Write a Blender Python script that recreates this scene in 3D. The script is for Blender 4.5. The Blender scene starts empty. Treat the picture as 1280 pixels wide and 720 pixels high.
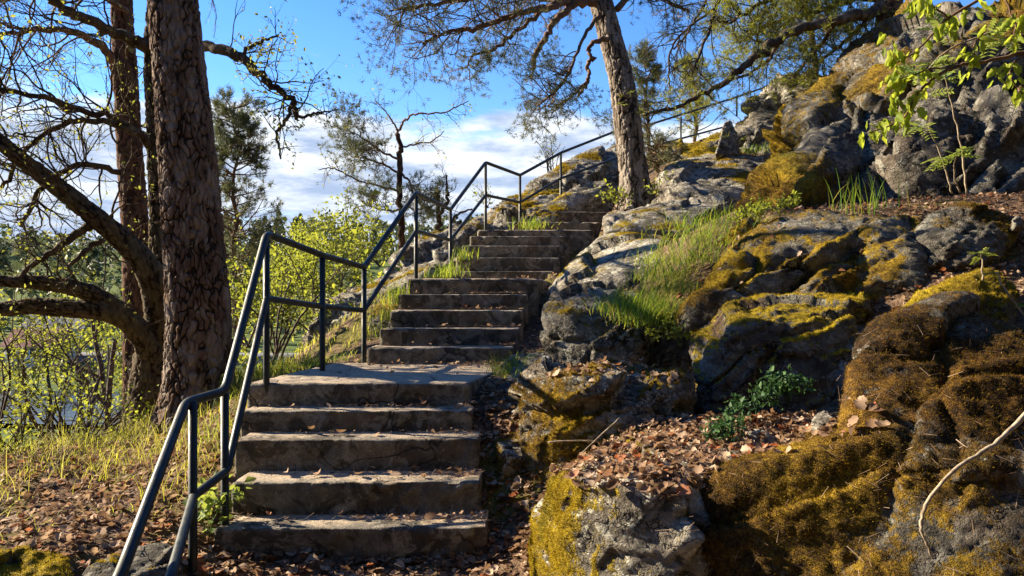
import bpy, bmesh, math, random
import numpy as np
from mathutils import Vector

random.seed(11)
rng = np.random.default_rng(11)
SC = bpy.context.scene
COL = SC.collection
f32 = np.float32

# ------------------------------------------------------------------ camera, sky, sun, exposure
EYE = 1.42                                # eye height above the foot of the stairs
cam_d = bpy.data.cameras.new('camera')
cam_d.lens = 27.0
cam_d.sensor_width = 36.0
cam_d.shift_y = 10.0 / 1280.0
cam_d.clip_start = 0.05
cam_d.clip_end = 5000.0
cam = bpy.data.objects.new('camera', cam_d)
cam.location = (0, 0, EYE)
cam.rotation_euler = (math.radians(90), 0, 0)
COL.objects.link(cam)
SC.camera = cam

SUN_DIR = Vector((-0.83, 0.28, 0.46)).normalized()      # towards the sun
SUN_EL = math.asin(SUN_DIR.z)
SUN_ROT = math.atan2(SUN_DIR.x, SUN_DIR.y)
sun_d = bpy.data.lights.new('sun', 'SUN')
sun_d.energy = 5.0
sun_d.angle = math.radians(0.53)
sun_d.color = (1.0, 0.85, 0.62)
sun = bpy.data.objects.new('sun', sun_d)
sun.rotation_euler = SUN_DIR.to_track_quat('Z', 'Y').to_euler()
sun.location = SUN_DIR * 60
COL.objects.link(sun)

SC.view_settings.view_transform = 'Standard'
SC.view_settings.look = 'None'
SC.view_settings.exposure = 1.82
SC.view_settings.gamma = 1.0


class NB:
    """small node-tree builder: n(type, {input: value-or-socket}, property=...) returns the node"""
    def __init__(self, tree):
        self.t = tree
        self.t.nodes.clear()

    def n(self, typ, ins=None, **props):
        nd = self.t.nodes.new(typ)
        for k, v in props.items():
            setattr(nd, k, v)
        for k, v in (ins or {}).items():
            s = nd.inputs[k]
            if isinstance(v, bpy.types.NodeSocket):
                self.t.links.new(v, s)
            else:
                s.default_value = v
        return nd

    def mix(self, fac, a, b, blend='MIX'):
        def c(x):
            return (*x, 1.0) if isinstance(x, tuple) and len(x) == 3 else x
        nd = self.n('ShaderNodeMix', {0: fac, 6: c(a), 7: c(b)}, data_type='RGBA', blend_type=blend)
        return nd.outputs[2]

    def math(self, op, a, b=0.0, clamp=False):
        return self.n('ShaderNodeMath', {0: a, 1: b}, operation=op, use_clamp=clamp).outputs[0]

    def ss(self, x, lo, hi, a=0.0, b=1.0):
        return self.n('ShaderNodeMapRange', {0: x, 1: lo, 2: hi, 3: a, 4: b},
                      interpolation_type='SMOOTHSTEP').outputs[0]

    def noise(self, vec, scale, detail=5.0, rough=0.55, dist=0.0):
        return self.n('ShaderNodeTexNoise', {'Vector': vec, 'Scale': scale, 'Detail': detail,
                                             'Roughness': rough, 'Distortion': dist}).outputs[0]

    def ramp(self, x, stops):
        nd = self.n('ShaderNodeValToRGB', {0: x})
        el = nd.color_ramp.elements
        while len(el) < len(stops):
            el.new(0.5)
        for e, (p, c) in zip(el, stops):
            e.position = p
            e.color = (*c, 1.0)
        return nd.outputs[0]


world = bpy.data.worlds.new('World')
SC.world = world
world.use_nodes = True
W = NB(world.node_tree)
sky = W.n('ShaderNodeTexSky', sky_type='NISHITA', sun_disc=False, sun_elevation=SUN_EL,
          sun_rotation=SUN_ROT, air_density=1.0, dust_density=0.0, ozone_density=3.0)
skyc = W.n('ShaderNodeHueSaturation', {'Color': sky.outputs[0], 'Hue': 0.512, 'Saturation': 1.28, 'Value': 1.10}).outputs[0]
wtc = W.n('ShaderNodeTexCoord').outputs['Generated']
sep = W.n('ShaderNodeSeparateXYZ', {0: wtc})
zel = sep.outputs[2]
den = W.math('ADD', W.math('MAXIMUM', zel, 0.0), 0.10)
cx_ = W.math('DIVIDE', sep.outputs[0], den)
cy_ = W.math('DIVIDE', sep.outputs[1], den)
cv = W.n('ShaderNodeCombineXYZ', {0: cx_, 1: cy_, 2: 0.0}).outputs[0]
cn = W.noise(cv, 0.85, 9.0, 0.60, 0.6)
cn2 = W.noise(cv, 2.6, 7.0, 0.62, 0.3)
cn = W.math('ADD', W.math('MULTIPLY', cn, 0.68), W.math('MULTIPLY', cn2, 0.32))
cover = W.ss(zel, 0.165, 0.29, 0.185, -0.06)
cm = W.math('ADD', cn, cover)
cmask = W.ss(cm, 0.515, 0.635)
shade_n = W.noise(W.n('ShaderNodeVectorMath', {0: cv, 1: (3.1, 1.7, 0.4)}, operation='ADD').outputs[0], 2.2, 6.0, 0.6)
cshade = W.math('MULTIPLY', W.ss(shade_n, 0.36, 0.62), W.ss(zel, 0.02, 0.20, 0.45, 1.0))
ccol = W.mix(cshade, (1.9, 2.45, 3.5), (4.5, 4.75, 5.1))
wcol = W.mix(cmask, skyc, ccol)
wbg = W.n('ShaderNodeBackground', {'Color': wcol, 'Strength': 0.072})
W.n('ShaderNodeOutputWorld', {'Surface': wbg.outputs[0]})


def P(px, py, D):
    """the point D metres ahead of the camera that shows at pixel (px, py) of the 1280 x 720 photograph"""
    return Vector(((px - 640.0) / 960.0 * D, D, EYE + (370.0 - py) / 960.0 * D))


def B(px, D, z):
    return Vector(((px - 640.0) / 960.0 * D, D, z))


# ------------------------------------------------------------------ numpy noise
def _hash(ix, iy, iz, seed):
    h = (ix.astype(np.uint32) * np.uint32(374761393) + iy.astype(np.uint32) * np.uint32(668265263)
         + iz.astype(np.uint32) * np.uint32(2147483647) + np.uint32((seed * 1274126177) & 0xffffffff))
    h = (h ^ (h >> np.uint32(13))) * np.uint32(1274126177)
    h = (h ^ (h >> np.uint32(16))) * np.uint32(2246822519)
    return ((h ^ (h >> np.uint32(15))) & np.uint32(0xffffff)).astype(f32) / f32(0xffffff)


def vnoise(p, seed=0):
    i = np.floor(p).astype(np.int64)
    f = (p - i).astype(f32)
    u = f * f * f * (f * (f * 6 - 15) + 10)
    r = 0
    for dx in (0, 1):
        wx = u[:, 0] if dx else 1 - u[:, 0]
        for dy in (0, 1):
            wy = u[:, 1] if dy else 1 - u[:, 1]
            for dz in (0, 1):
                wz = u[:, 2] if dz else 1 - u[:, 2]
                r = r + wx * wy * wz * _hash(i[:, 0] + dx, i[:, 1] + dy, i[:, 2] + dz, seed)
    return r * 2 - 1


def fbm(p, scale=1.0, octs=4, gain=0.5, seed=0):
    p = np.asarray(p, dtype=np.float64) * scale
    r, a, s = 0, 1.0, 0.0
    for o in range(octs):
        r = r + a * vnoise(p + 17.3 * o, seed + o)
        s += a
        a *= gain
        p = p * 2.03
    return r / s


def worley(p, seed=0):
    """F1, F2, offset to nearest point, random number of the nearest cell"""
    i = np.floor(p).astype(np.int64)
    n = len(p)
    f1 = np.full(n, 9.0); f2 = np.full(n, 9.0)
    off = np.zeros((n, 3)); rid = np.zeros(n)
    for dx in (-1, 0, 1):
        for dy in (-1, 0, 1):
            for dz in (-1, 0, 1):
                a, b, c = i[:, 0] + dx, i[:, 1] + dy, i[:, 2] + dz
                q = np.stack([a + _hash(a, b, c, seed), b + _hash(a, b, c, seed + 1), c + _hash(a, b, c, seed + 2)], 1)
                d = p - q
                dd = np.sqrt((d * d).sum(1))
                m = dd < f1
                f2 = np.where(m, f1, np.minimum(f2, dd))
                f1 = np.where(m, dd, f1)
                off[m] = d[m]
                rid[m] = _hash(a, b, c, seed + 3)[m]
    return f1, f2, off, rid


def smooth(x, a, b):
    t = np.clip((x - a) / (b - a), 0, 1)
    return t * t * (3 - 2 * t)


# ------------------------------------------------------------------ mesh and object helpers
def build_mesh(name, verts, faces_list, attrs=None, smooth_shade=True):
    """faces_list: list of int arrays (n, k)"""
    me = bpy.data.meshes.new(name)
    verts = np.ascontiguousarray(verts, dtype=f32)
    me.vertices.add(len(verts))
    me.vertices.foreach_set('co', verts.ravel())
    faces_list = [np.asarray(f, dtype=np.int32) for f in faces_list if len(f)]
    loops = np.concatenate([f.ravel() for f in faces_list])
    sizes = np.concatenate([np.full(len(f), f.shape[1], dtype=np.int32) for f in faces_list])
    starts = np.concatenate([[0], np.cumsum(sizes)[:-1]]).astype(np.int32)
    me.loops.add(len(loops))
    me.loops.foreach_set('vertex_index', loops)
    me.polygons.add(len(sizes))
    me.polygons.foreach_set('loop_start', starts)
    me.update(calc_edges=True)
    me.polygons.foreach_set('use_smooth', np.full(len(sizes), smooth_shade, dtype=bool))
    for k, v in (attrs or {}).items():
        at = me.attributes.new(k, 'FLOAT', 'POINT')
        at.data.foreach_set('value', np.ascontiguousarray(v, dtype=f32))
    return me


class MB:
    """collects vertices and faces of one mesh"""
    def __init__(self):
        self.v, self.f3, self.f4, self.r, self.n = [], [], [], [], 0

    def add(self, v, f, r=None):
        v = np.asarray(v, dtype=f32).reshape(-1, 3)
        f = np.asarray(f, dtype=np.int32)
        if len(f):
            (self.f3 if f.shape[1] == 3 else self.f4).append(f + self.n)
        self.v.append(v)
        self.r.append(np.zeros(len(v), f32) if r is None else np.broadcast_to(np.asarray(r, f32), (len(v),)))
        self.n += len(v)

    def tube(self, pts, rad, sides=6, cap=True):
        pts = [Vector(p) for p in pts]
        n = len(pts)
        if n < 2:
            return
        vs = []
        t0 = (pts[1] - pts[0]).normalized()
        a = t0.orthogonal().normalized()
        for i in range(n):
            t = (pts[min(i + 1, n - 1)] - pts[max(i - 1, 0)])
            if t.length < 1e-9:
                t = t0.copy()
            t.normalize()
            a = a - t * a.dot(t)
            if a.length < 1e-6:
                a = t.orthogonal()
            a.normalize()
            b = t.cross(a)
            r = rad[i] if hasattr(rad, '__len__') else rad
            for k in range(sides):
                th = 2 * math.pi * k / sides
                vs.append(pts[i] + a * (r * math.cos(th)) + b * (r * math.sin(th)))
        fs = []
        for i in range(n - 1):
            for k in range(sides):
                k2 = (k + 1) % sides
                fs.append((i * sides + k, i * sides + k2, (i + 1) * sides + k2, (i + 1) * sides + k))
        base = self.n
        self.add([tuple(v) for v in vs], fs)
        if cap and sides >= 5:
            for i0, pt, flip in ((0, pts[0], True), ((n - 1) * sides, pts[-1], False)):
                c = self.n
                self.add([tuple(pt)], np.zeros((0, 3)))
                t = [(c, base + i0 + (k + 1) % sides, base + i0 + k) if flip else (c, base + i0 + k, base + i0 + (k + 1) % sides)
                     for k in range(sides)]
                self.f3.append(np.asarray(t, np.int32))

    def mesh(self, name, smooth_shade=True, origin=None, attr=True):
        v = np.concatenate(self.v)
        if origin is not None:
            v = v - np.asarray(origin, f32)
        return build_mesh(name, v, [np.concatenate(x) for x in (self.f3, self.f4) if x],
                          {'rnd': np.concatenate(self.r)} if attr else None, smooth_shade)


def thing(name, label, cat, loc=(0, 0, 0), group=None):
    o = bpy.data.objects.new(name, None)
    o.empty_display_size = 0.2
    o.location = loc
    COL.objects.link(o)
    o['label'] = label
    o['category'] = cat
    if group:
        o['group'] = group
    return o


def link(name, me, mat, parent=None, label=None, cat=None, group=None, kind=None):
    o = bpy.data.objects.new(name, me)
    for m in (mat if isinstance(mat, (list, tuple)) else [mat]):
        me.materials.append(m)
    COL.objects.link(o)
    if parent is not None:
        o.parent = parent
    if label:
        o['label'] = label
    if cat:
        o['category'] = cat
    if group:
        o['group'] = group
    if kind:
        o['kind'] = kind
    return o


def origin_of(parent):
    o, p = Vector((0, 0, 0)), parent
    while p is not None:
        o = o + p.location
        p = p.parent
    return o


def put(mb, name, mat, parent=None, smooth_shade=True, **kw):
    """a collected mesh, given in world coordinates, linked under its parent"""
    return link(name, mb.mesh(name, smooth_shade, origin_of(parent)), mat, parent, **kw)


# ------------------------------------------------------------------ materials
def material(name):
    m = bpy.data.materials.new(name)
    m.use_nodes = True
    return m, NB(m.node_tree)


def finish(nb, color, rough=0.9, bump=None, bstr=0.5, bdist=0.02, spec=0.3, metallic=0.0, transl=None):
    ins = {'Base Color': color if isinstance(color, bpy.types.NodeSocket) else (*color, 1.0), 'Roughness': rough,
           'Metallic': metallic, 'Specular IOR Level': spec}
    if bump is not None:
        ins['Normal'] = nb.n('ShaderNodeBump', {'Strength': bstr, 'Distance': bdist, 'Height': bump}).outputs[0]
    sh = nb.n('ShaderNodeBsdfPrincipled', ins).outputs[0]
    if transl is not None:
        fac, tcol = transl
        tr = nb.n('ShaderNodeBsdfTranslucent', {'Color': tcol if isinstance(tcol, bpy.types.NodeSocket) else (*tcol, 1.0)}).outputs[0]
        sh = nb.n('ShaderNodeMixShader', {0: fac, 1: sh, 2: tr}).outputs[0]
    nb.n('ShaderNodeOutputMaterial', {'Surface': sh})


def attr(nb, name):
    return nb.n('ShaderNodeAttribute', attribute_name=name).outputs['Fac']


MOSS_STOPS = [(0.22, (0.016, 0.012, 0.004)), (0.42, (0.10, 0.068, 0.009)), (0.58, (0.31, 0.22, 0.014)), (0.78, (0.62, 0.47, 0.024))]


def moss_colour(nb, pos):
    """golden moss with olive and rusty dry patches"""
    a = nb.noise(pos, 2.3, 4.0, 0.6)
    b = nb.noise(pos, 34.0, 3.0, 0.6)
    rust = attr(nb, 'rust')
    b2 = nb.noise(pos, 85.0, 3.0, 0.6)
    x = nb.math('ADD', nb.math('MULTIPLY', a, 0.62), nb.math('ADD', nb.math('MULTIPLY', b, 0.55), nb.math('MULTIPLY', b2, 0.40)))  # fine noise paints dark shaded pits into the moss
    x = nb.math('SUBTRACT', x, 0.205)
    x = nb.math('SUBTRACT', x, nb.math('MULTIPLY', rust, 0.30), clamp=True)
    gold = nb.ramp(x, MOSS_STOPS)
    rustc = nb.ramp(x, [(0.12, (0.010, 0.006, 0.003)), (0.28, (0.055, 0.026, 0.006)), (0.42, (0.17, 0.082, 0.012)), (0.62, (0.46, 0.26, 0.026))])  # bright end paints lit flecks into the rusty moss
    green = nb.mix(nb.ss(nb.noise(pos, 1.4, 2.0), 0.56, 0.72), gold, nb.mix(0.5, gold, (0.10, 0.13, 0.02)))
    return nb.mix(rust, green, rustc)


def rock_material(name, tone=1.0, brown=0.3):
    m, nb = material(name)
    pos = nb.n('ShaderNodeTexCoord').outputs['Object']
    wp = nb.n('ShaderNodeVectorMath', {0: pos, 1: (1.0, 1.0, 1.7)}, operation='MULTIPLY').outputs[0]
    n1 = nb.noise(wp, 2.6, 9.0, 0.62, 0.4)
    n2 = nb.noise(wp, 13.0, 8.0, 0.65)
    n3 = nb.noise(pos, 60.0, 4.0, 0.6)
    x = nb.math('ADD', nb.math('MULTIPLY', n1, 0.6), nb.math('MULTIPLY', n2, 0.4))
    t = tone
    base = nb.ramp(x, [(0.34, (0.022 * t, 0.019 * t, 0.016 * t)), (0.45, (0.085 * t, 0.075 * t, 0.060 * t)),
                       (0.54, (0.175 * t, 0.158 * t, 0.128 * t)), (0.66, (0.33 * t, 0.305 * t, 0.255 * t))])
    base = nb.mix(nb.math('MULTIPLY', nb.ss(nb.noise(pos, 1.7, 3.0, 0.5), 0.5, 0.64), brown), base, (0.13, 0.07, 0.034))
    lich = nb.ss(nb.noise(pos, 5.5, 5.0, 0.62, 0.8), 0.565, 0.60)
    base = nb.mix(nb.math('MULTIPLY', lich, 0.65), base, (0.32 * t, 0.315 * t, 0.265 * t))
    lich2 = nb.ss(nb.noise(pos, 19.0, 4.0, 0.6, 0.5), 0.60, 0.63)
    base = nb.mix(nb.math('MULTIPLY', lich2, 0.6), base, (0.36 * t, 0.345 * t, 0.28 * t))
    alg = nb.ss(nb.noise(pos, 9.0, 6.0, 0.66, 0.6), 0.575, 0.62)
    base = nb.mix(nb.math('MULTIPLY', alg, 0.75), base, (0.022, 0.022, 0.018))
    base = nb.mix(nb.ss(n3, 0.35, 0.65, 0.0, 0.35), base, (0.05, 0.05, 0.045))
    wv = nb.n('ShaderNodeVectorMath', {0: nb.n('ShaderNodeTexNoise', {'Vector': pos, 'Scale': 3.0, 'Detail': 5.0, 'Roughness': 0.6}).outputs[1], 1: (.55, .55, .55)}, operation='MULTIPLY').outputs[0]
    wv = nb.n('ShaderNodeVectorMath', {0: nb.n('ShaderNodeVectorMath', {0: pos, 1: (0.8, 0.9, 1.5)}, operation='MULTIPLY').outputs[0], 1: wv}, operation='ADD').outputs[0]
    crs = []
    for sc_, w_, lo_ in ((2.2, 0.020, 0.44), (6.0, 0.028, 0.50)):
        e_ = nb.n('ShaderNodeTexVoronoi', {'Vector': wv, 'Scale': sc_}, feature='DISTANCE_TO_EDGE').outputs['Distance']
        crs.append(nb.math('MULTIPLY', nb.ss(e_, 0.0, w_, 1.0, 0.0), nb.ss(nb.noise(pos, sc_ * .6, 2.0), lo_, lo_ + .08)))
    crk = nb.math('MAXIMUM', crs[0], crs[1])
    facet = nb.n('ShaderNodeTexVoronoi', {'Vector': wv, 'Scale': 7.0}, feature='F1').outputs['Color']
    facet = nb.n('ShaderNodeSeparateXYZ', {0: facet}).outputs[0]
    base = nb.mix(nb.ss(facet, 0.0, 1.0, 0.0, 0.38), base, nb.mix(0.5, base, (0.03, 0.027, 0.022)))
    base = nb.mix(nb.math('MULTIPLY', crk, 0.85), base, (0.012, 0.010, 0.008))
    mo = attr(nb, 'moss')
    edge = nb.math('ADD', mo, nb.math('MULTIPLY', nb.math('SUBTRACT', nb.noise(pos, 22.0, 5.0, 0.65), 0.5), 0.9))
    edge = nb.math('ADD', edge, nb.math('MULTIPLY', nb.math('SUBTRACT', nb.noise(pos, 70.0, 4.0, 0.65), 0.5), 0.6))
    fac = nb.ss(edge, 0.40, 0.58)
    col = nb.mix(fac, base, moss_colour(nb, pos))
    bmp = nb.math('ADD', nb.math('MULTIPLY', n2, 0.6), nb.math('MULTIPLY', n3, 0.35))
    bmp = nb.math('ADD', bmp, nb.math('MULTIPLY', nb.noise(pos, 160.0, 3.0, 0.6), nb.math('ADD', nb.math('MULTIPLY', fac, 0.5), 0.12)))
    bare = nb.math('SUBTRACT', 1.0, fac)
    bmp = nb.math('SUBTRACT', bmp, nb.math('MULTIPLY', nb.math('MULTIPLY', crk, 0.55), bare))
    bmp = nb.math('ADD', bmp, nb.math('MULTIPLY', nb.math('MULTIPLY', facet, 0.30), bare))
    finish(nb, col, 0.93, bmp, 1.0, 0.05, spec=0.2)
    return m


M_ROCK = rock_material('grey_gneiss')
M_ROCK_PALE = rock_material('pale_gneiss', 1.8, 0.25)
M_ROCK_LICHEN = rock_material('lichened_gneiss', 2.3, 0.12)
M_ROCK_BROWN = rock_material('brown_gneiss', 0.85, 0.9)


def simple(name, stops, scale=6.0, rough=0.9, bump_scale=40.0, bstr=0.4, bdist=0.01, spec=0.3, stretch=(1, 1, 1)):
    m, nb = material(name)
    pos = nb.n('ShaderNodeTexCoord').outputs['Object']
    pos = nb.n('ShaderNodeVectorMath', {0: pos, 1: stretch}, operation='MULTIPLY').outputs[0]
    c = nb.ramp(nb.noise(pos, scale, 7.0, 0.62), stops)
    finish(nb, c, rough, nb.noise(pos, bump_scale, 6.0, 0.6), bstr, bdist, spec)
    return m


def leafy(name, stops, transl=0.45, rough=0.6, by_object=False, spec=0.25, warm=False):
    m, nb = material(name)
    r = nb.n('ShaderNodeObjectInfo').outputs['Random'] if by_object else attr(nb, 'rnd')
    c = nb.ramp(r, stops)
    tc = nb.mix(0.35, c, (0.75, 0.8, 0.08), 'MIX') if transl > 0.3 and not warm else (nb.mix(0.30, c, (0.55, 0.34, 0.18)) if warm else c)
    finish(nb, c, rough, spec=spec, transl=(transl, tc))
    return m


M_MOSS, nb = material('moss_strands')
_pos = nb.n('ShaderNodeTexCoord').outputs['Object']
_mc = moss_colour(nb, _pos)
_mc = nb.mix(nb.ss(attr(nb, 'rnd'), 0.55, 1.0, 0.0, 0.7), _mc, nb.mix(0.6, _mc, (0.60, 0.44, 0.04)))
_dk = nb.math('MULTIPLY', nb.ss(attr(nb, 'rnd'), 0.0, 0.35, 0.75, 0.0), nb.ss(attr(nb, 'rust'), 0.0, 0.6, 0.15, 1.0))  # some strands darkened to paint shaded crevices between gold tips
_mc = nb.mix(_dk, _mc, (0.02, 0.013, 0.005))
finish(nb, _mc, 0.9, spec=0.1, transl=(0.4, _mc))

# concrete of the steps: pale worn concrete with black algae and rusty dirt
M_CONC, nb = material('weathered_concrete')
pos = nb.n('ShaderNodeTexCoord').outputs['Object']
n1 = nb.noise(pos, 3.2, 8.0, 0.62, 0.3)
n2 = nb.noise(pos, 15.0, 7.0, 0.62)
n3 = nb.noise(pos, 110.0, 3.0, 0.6)
x = nb.math('ADD', nb.math('MULTIPLY', n1, 0.6), nb.math('MULTIPLY', n2, 0.4))
c = nb.ramp(x, [(0.30, (0.06, 0.052, 0.043)), (0.45, (0.15, 0.132, 0.106)), (0.56, (0.27, 0.238, 0.19)), (0.72, (0.42, 0.375, 0.305))])
c = nb.mix(nb.math('MULTIPLY', nb.ss(nb.noise(pos, 5.0, 6.0, 0.66, 0.8), 0.47, 0.58), 0.85), c, (0.030, 0.027, 0.022))
c = nb.mix(nb.math('MULTIPLY', nb.ss(nb.noise(pos, 2.1, 5.0, 0.6), 0.50, 0.64), 0.42), c, nb.mix(n2, (0.06, 0.038, 0.026), (0.26, 0.17, 0.11)))
c = nb.mix(nb.math('MULTIPLY', nb.ss(nb.noise(pos, 7.5, 6.0, 0.68, 1.2), 0.57, 0.61), 0.55), c, (0.36, 0.33, 0.27))
c = nb.mix(nb.ss(n3, 0.40, 0.68, 0.0, 0.5), c, (0.06, 0.056, 0.05))
crk = nb.n('ShaderNodeTexVoronoi', {'Vector': nb.n('ShaderNodeVectorMath', {0: pos, 1: nb.n('ShaderNodeVectorMath', {0: nb.n('ShaderNodeTexNoise', {'Vector': pos, 'Scale': 3.0, 'Detail': 4.0}).outputs[1], 1: (.5, .5, .5)}, operation='MULTIPLY').outputs[0]}, operation='ADD').outputs[0], 'Scale': 1.6}, feature='DISTANCE_TO_EDGE').outputs['Distance']
crk = nb.math('MULTIPLY', nb.ss(crk, 0.004, 0.014, 1.0, 0.0), nb.ss(nb.noise(pos, 1.3, 2.0), 0.45, 0.55))
dirt_and_sun = attr(nb, 'dirt_and_sun')
dn = nb.math('ADD', dirt_and_sun, nb.math('MULTIPLY', nb.math('SUBTRACT', nb.noise(pos, 12.0, 6.0, 0.65), 0.5), 0.9))
c = nb.mix(nb.ss(dn, 0.36, 0.58, 0.0, 0.9), c, nb.mix(n2, (0.25, 0.19, 0.13), (0.56, 0.46, 0.34)))  # pale sandy soil, brightened so it also paints sunlight on the treads
c = nb.mix(nb.math('MULTIPLY', crk, .8), c, (.02, .017, .013))
c = nb.mix(nb.ss(nb.noise(pos, 45.0, 5.0, 0.7), 0.50, 0.68, 0.0, 0.55), c, (0.09, 0.065, 0.045))
bm_ = nb.math('ADD', nb.math('MULTIPLY', n2, 0.6), nb.math('MULTIPLY', n3, 0.5))
bm_ = nb.math('SUBTRACT', bm_, nb.math('MULTIPLY', crk, .5))
finish(nb, c, 0.92, bm_, 0.9, 0.02, spec=0.25)

M_RAIL, nb = material('dark_green_painted_steel')
pos = nb.n('ShaderNodeTexCoord').outputs['Object']
c = nb.ramp(nb.noise(pos, 9.0, 6.0, 0.6), [(0.3, (0.006, 0.010, 0.010)), (0.6, (0.011, 0.017, 0.017)), (0.75, (0.02, 0.026, 0.025))])
c = nb.mix(nb.ss(nb.noise(pos, 38.0, 4.0, 0.6), 0.66, 0.72, 0.0, 0.6), c, (0.06, 0.035, 0.02))
finish(nb, c, nb.ss(nb.noise(pos, 14.0, 4.0), 0.3, 0.7, 0.38, 0.62), nb.noise(pos, 70.0, 4.0), 0.3, 0.003, spec=0.38)


def bark_material(name, crev, plate, flake, flake_amt=0.5):
    m, nb = material(name)
    pos = nb.n('ShaderNodeTexCoord').outputs['Object']
    h = attr(nb, 'rnd')
    st = nb.n('ShaderNodeVectorMath', {0: pos, 1: (1, 1, 0.35)}, operation='MULTIPLY').outputs[0]
    n1 = nb.noise(st, 22.0, 7.0, 0.65)
    c = nb.mix(nb.ss(h, 0.15, 0.55), crev, nb.mix(nb.ss(n1, 0.35, 0.65), plate, tuple(0.5 * p for p in plate)))
    c = nb.mix(nb.math('MULTIPLY', nb.ss(nb.noise(st, 9.0, 6.0, 0.6, 0.5), 0.46, 0.60), flake_amt), c, flake)
    finish(nb, c, 0.95, nb.math('ADD', n1, nb.noise(st, 70.0, 5.0, 0.6)), 1.0, 0.022, spec=0.15)
    return m


M_BARK_PINE = bark_material('pine_bark', (0.028, 0.020, 0.015), (0.20, 0.132, 0.094), (0.36, 0.30, 0.25), 0.65)
M_BARK_RED = bark_material('reddish_pine_bark', (0.03, 0.017, 0.011), (0.15, 0.075, 0.045), (0.17, 0.11, 0.075), 0.4)
M_BARK_LIT = bark_material('sunlit_grey_pine_bark', (0.03, 0.022, 0.016), (0.22, 0.172, 0.135), (0.40, 0.35, 0.30), 0.7)  # pine bark copy for the leaning trunk, sunlight put into its colour
M_BARK_OAKT = bark_material('oak_trunk_bark', (0.022, 0.017, 0.012), (0.13, 0.098, 0.066), (0.19, 0.165, 0.10), 0.5)
M_BARK_OAK = simple('oak_bark', [(0.3, (0.022, 0.016, 0.011)), (0.5, (0.075, 0.055, 0.037)), (0.62, (0.15, 0.115, 0.075)), (0.75, (0.20, 0.17, 0.07))],
                    9.0, 0.95, 38.0, 0.9, 0.02, 0.15, (1, 1, 0.6))
M_TWIG = simple('dark_twig_bark', [(0.3, (0.025, 0.018, 0.014)), (0.7, (0.085, 0.062, 0.045))], 12.0, 0.9, spec=0.2)
M_TWIG_PINE = simple('red_brown_pine_twig', [(0.3, (0.06, 0.036, 0.023)), (0.7, (0.20, 0.12, 0.075))], 12.0, 0.9, spec=0.2)
M_DEADWOOD = simple('pale_dead_wood', [(0.3, (0.13, 0.095, 0.06)), (0.5, (0.30, 0.24, 0.17)), (0.7, (0.46, 0.38, 0.28))], 30.0, 0.85, spec=0.25)

M_NEEDLE = leafy('pine_needles', [(0.0, (0.040, 0.054, 0.024)), (0.5, (0.105, 0.125, 0.050)), (1.0, (0.22, 0.22, 0.085))], 0.30)
M_NEEDLE_GOLD = leafy('sunlit_pine_needles', [(0.0, (0.05, 0.062, 0.018)), (0.5, (0.14, 0.15, 0.028)), (1.0, (0.30, 0.26, 0.035))], 0.45)  # needle copy with golden sunlight put into the colour; valley crowns share it
M_LEAF = leafy('spring_leaves', [(0.0, (0.03, 0.05, 0.010)), (0.45, (0.085, 0.115, 0.018)), (0.8, (0.17, 0.20, 0.024)), (1.0, (0.30, 0.31, 0.035))], 0.45)
M_BUD = leafy('opening_buds', [(0.0, (0.10, 0.10, 0.03)), (0.5, (0.22, 0.22, 0.05)), (1.0, (0.36, 0.34, 0.07))], 0.4)
M_LEAF_OBJ = leafy('young_lime_leaf', [(0.0, (0.13, 0.19, 0.015)), (0.6, (0.26, 0.33, 0.025)), (1.0, (0.38, 0.42, 0.04))], 0.5, by_object=True)
M_LEAF_ROWAN = leafy('pale_green_leaf', [(0.0, (0.10, 0.16, 0.05)), (1.0, (0.22, 0.31, 0.09))], 0.4)
M_HERB = leafy('herb_leaf', [(0.0, (0.022, 0.060, 0.020)), (1.0, (0.06, 0.13, 0.035))], 0.3)
M_GRASS = leafy('green_grass', [(0.0, (0.025, 0.075, 0.006)), (0.6, (0.075, 0.20, 0.008)), (0.9, (0.17, 0.30, 0.015)), (1.0, (0.34, 0.31, 0.08))], 0.45)
M_GRASS_DRY = leafy('dry_grass', [(0.0, (0.14, 0.14, 0.015)), (0.4, (0.30, 0.27, 0.03)), (0.75, (0.42, 0.32, 0.08)), (1.0, (0.55, 0.45, 0.20))], 0.5)
LITTER = [(0.0, (0.06, 0.034, 0.02)), (0.25, (0.16, 0.085, 0.045)), (0.50, (0.27, 0.165, 0.098)), (0.76, (0.42, 0.30, 0.20)),
          (0.92, (0.48, 0.36, 0.26)), (0.95, (0.36, 0.10, 0.03)), (1.0, (0.34, 0.09, 0.02))]
M_LITTER = leafy('brown_litter', LITTER, 0.34, 0.75, warm=True)
M_LITTER_OBJ = leafy('brown_fallen_leaf', LITTER, 0.34, 0.75, by_object=True, warm=True)

# hillside soil: leaf mould, dead needles, moss and thin grass
M_GROUND, nb = material('woodland_soil')
pos = nb.n('ShaderNodeTexCoord').outputs['Object']
n1 = nb.noise(pos, 1.1, 8.0, 0.62)
n2 = nb.noise(pos, 14.0, 8.0, 0.68)
c = nb.ramp(n2, [(0.30, (0.026, 0.017, 0.011)), (0.47, (0.10, 0.062, 0.038)), (0.59, (0.20, 0.132, 0.084)), (0.72, (0.34, 0.24, 0.16))])
c = nb.mix(nb.ss(n1, 0.50, 0.60, 0.0, 0.75), c, nb.mix(n2, (0.05, 0.055, 0.010), (0.20, 0.18, 0.025)))
sp = nb.n('ShaderNodeSeparateXYZ', {0: pos})
far = nb.ss(sp.outputs[1], 20.0, 34.0)
c = nb.mix(far, c, nb.mix(nb.noise(pos, 0.12, 5.0, 0.6), (0.035, 0.055, 0.012), (0.11, 0.15, 0.025)))
finish(nb, c, 0.95, nb.math('ADD', n2, nb.noise(pos, 60.0, 4.0)), 0.9, 0.03, spec=0.15)

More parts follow.
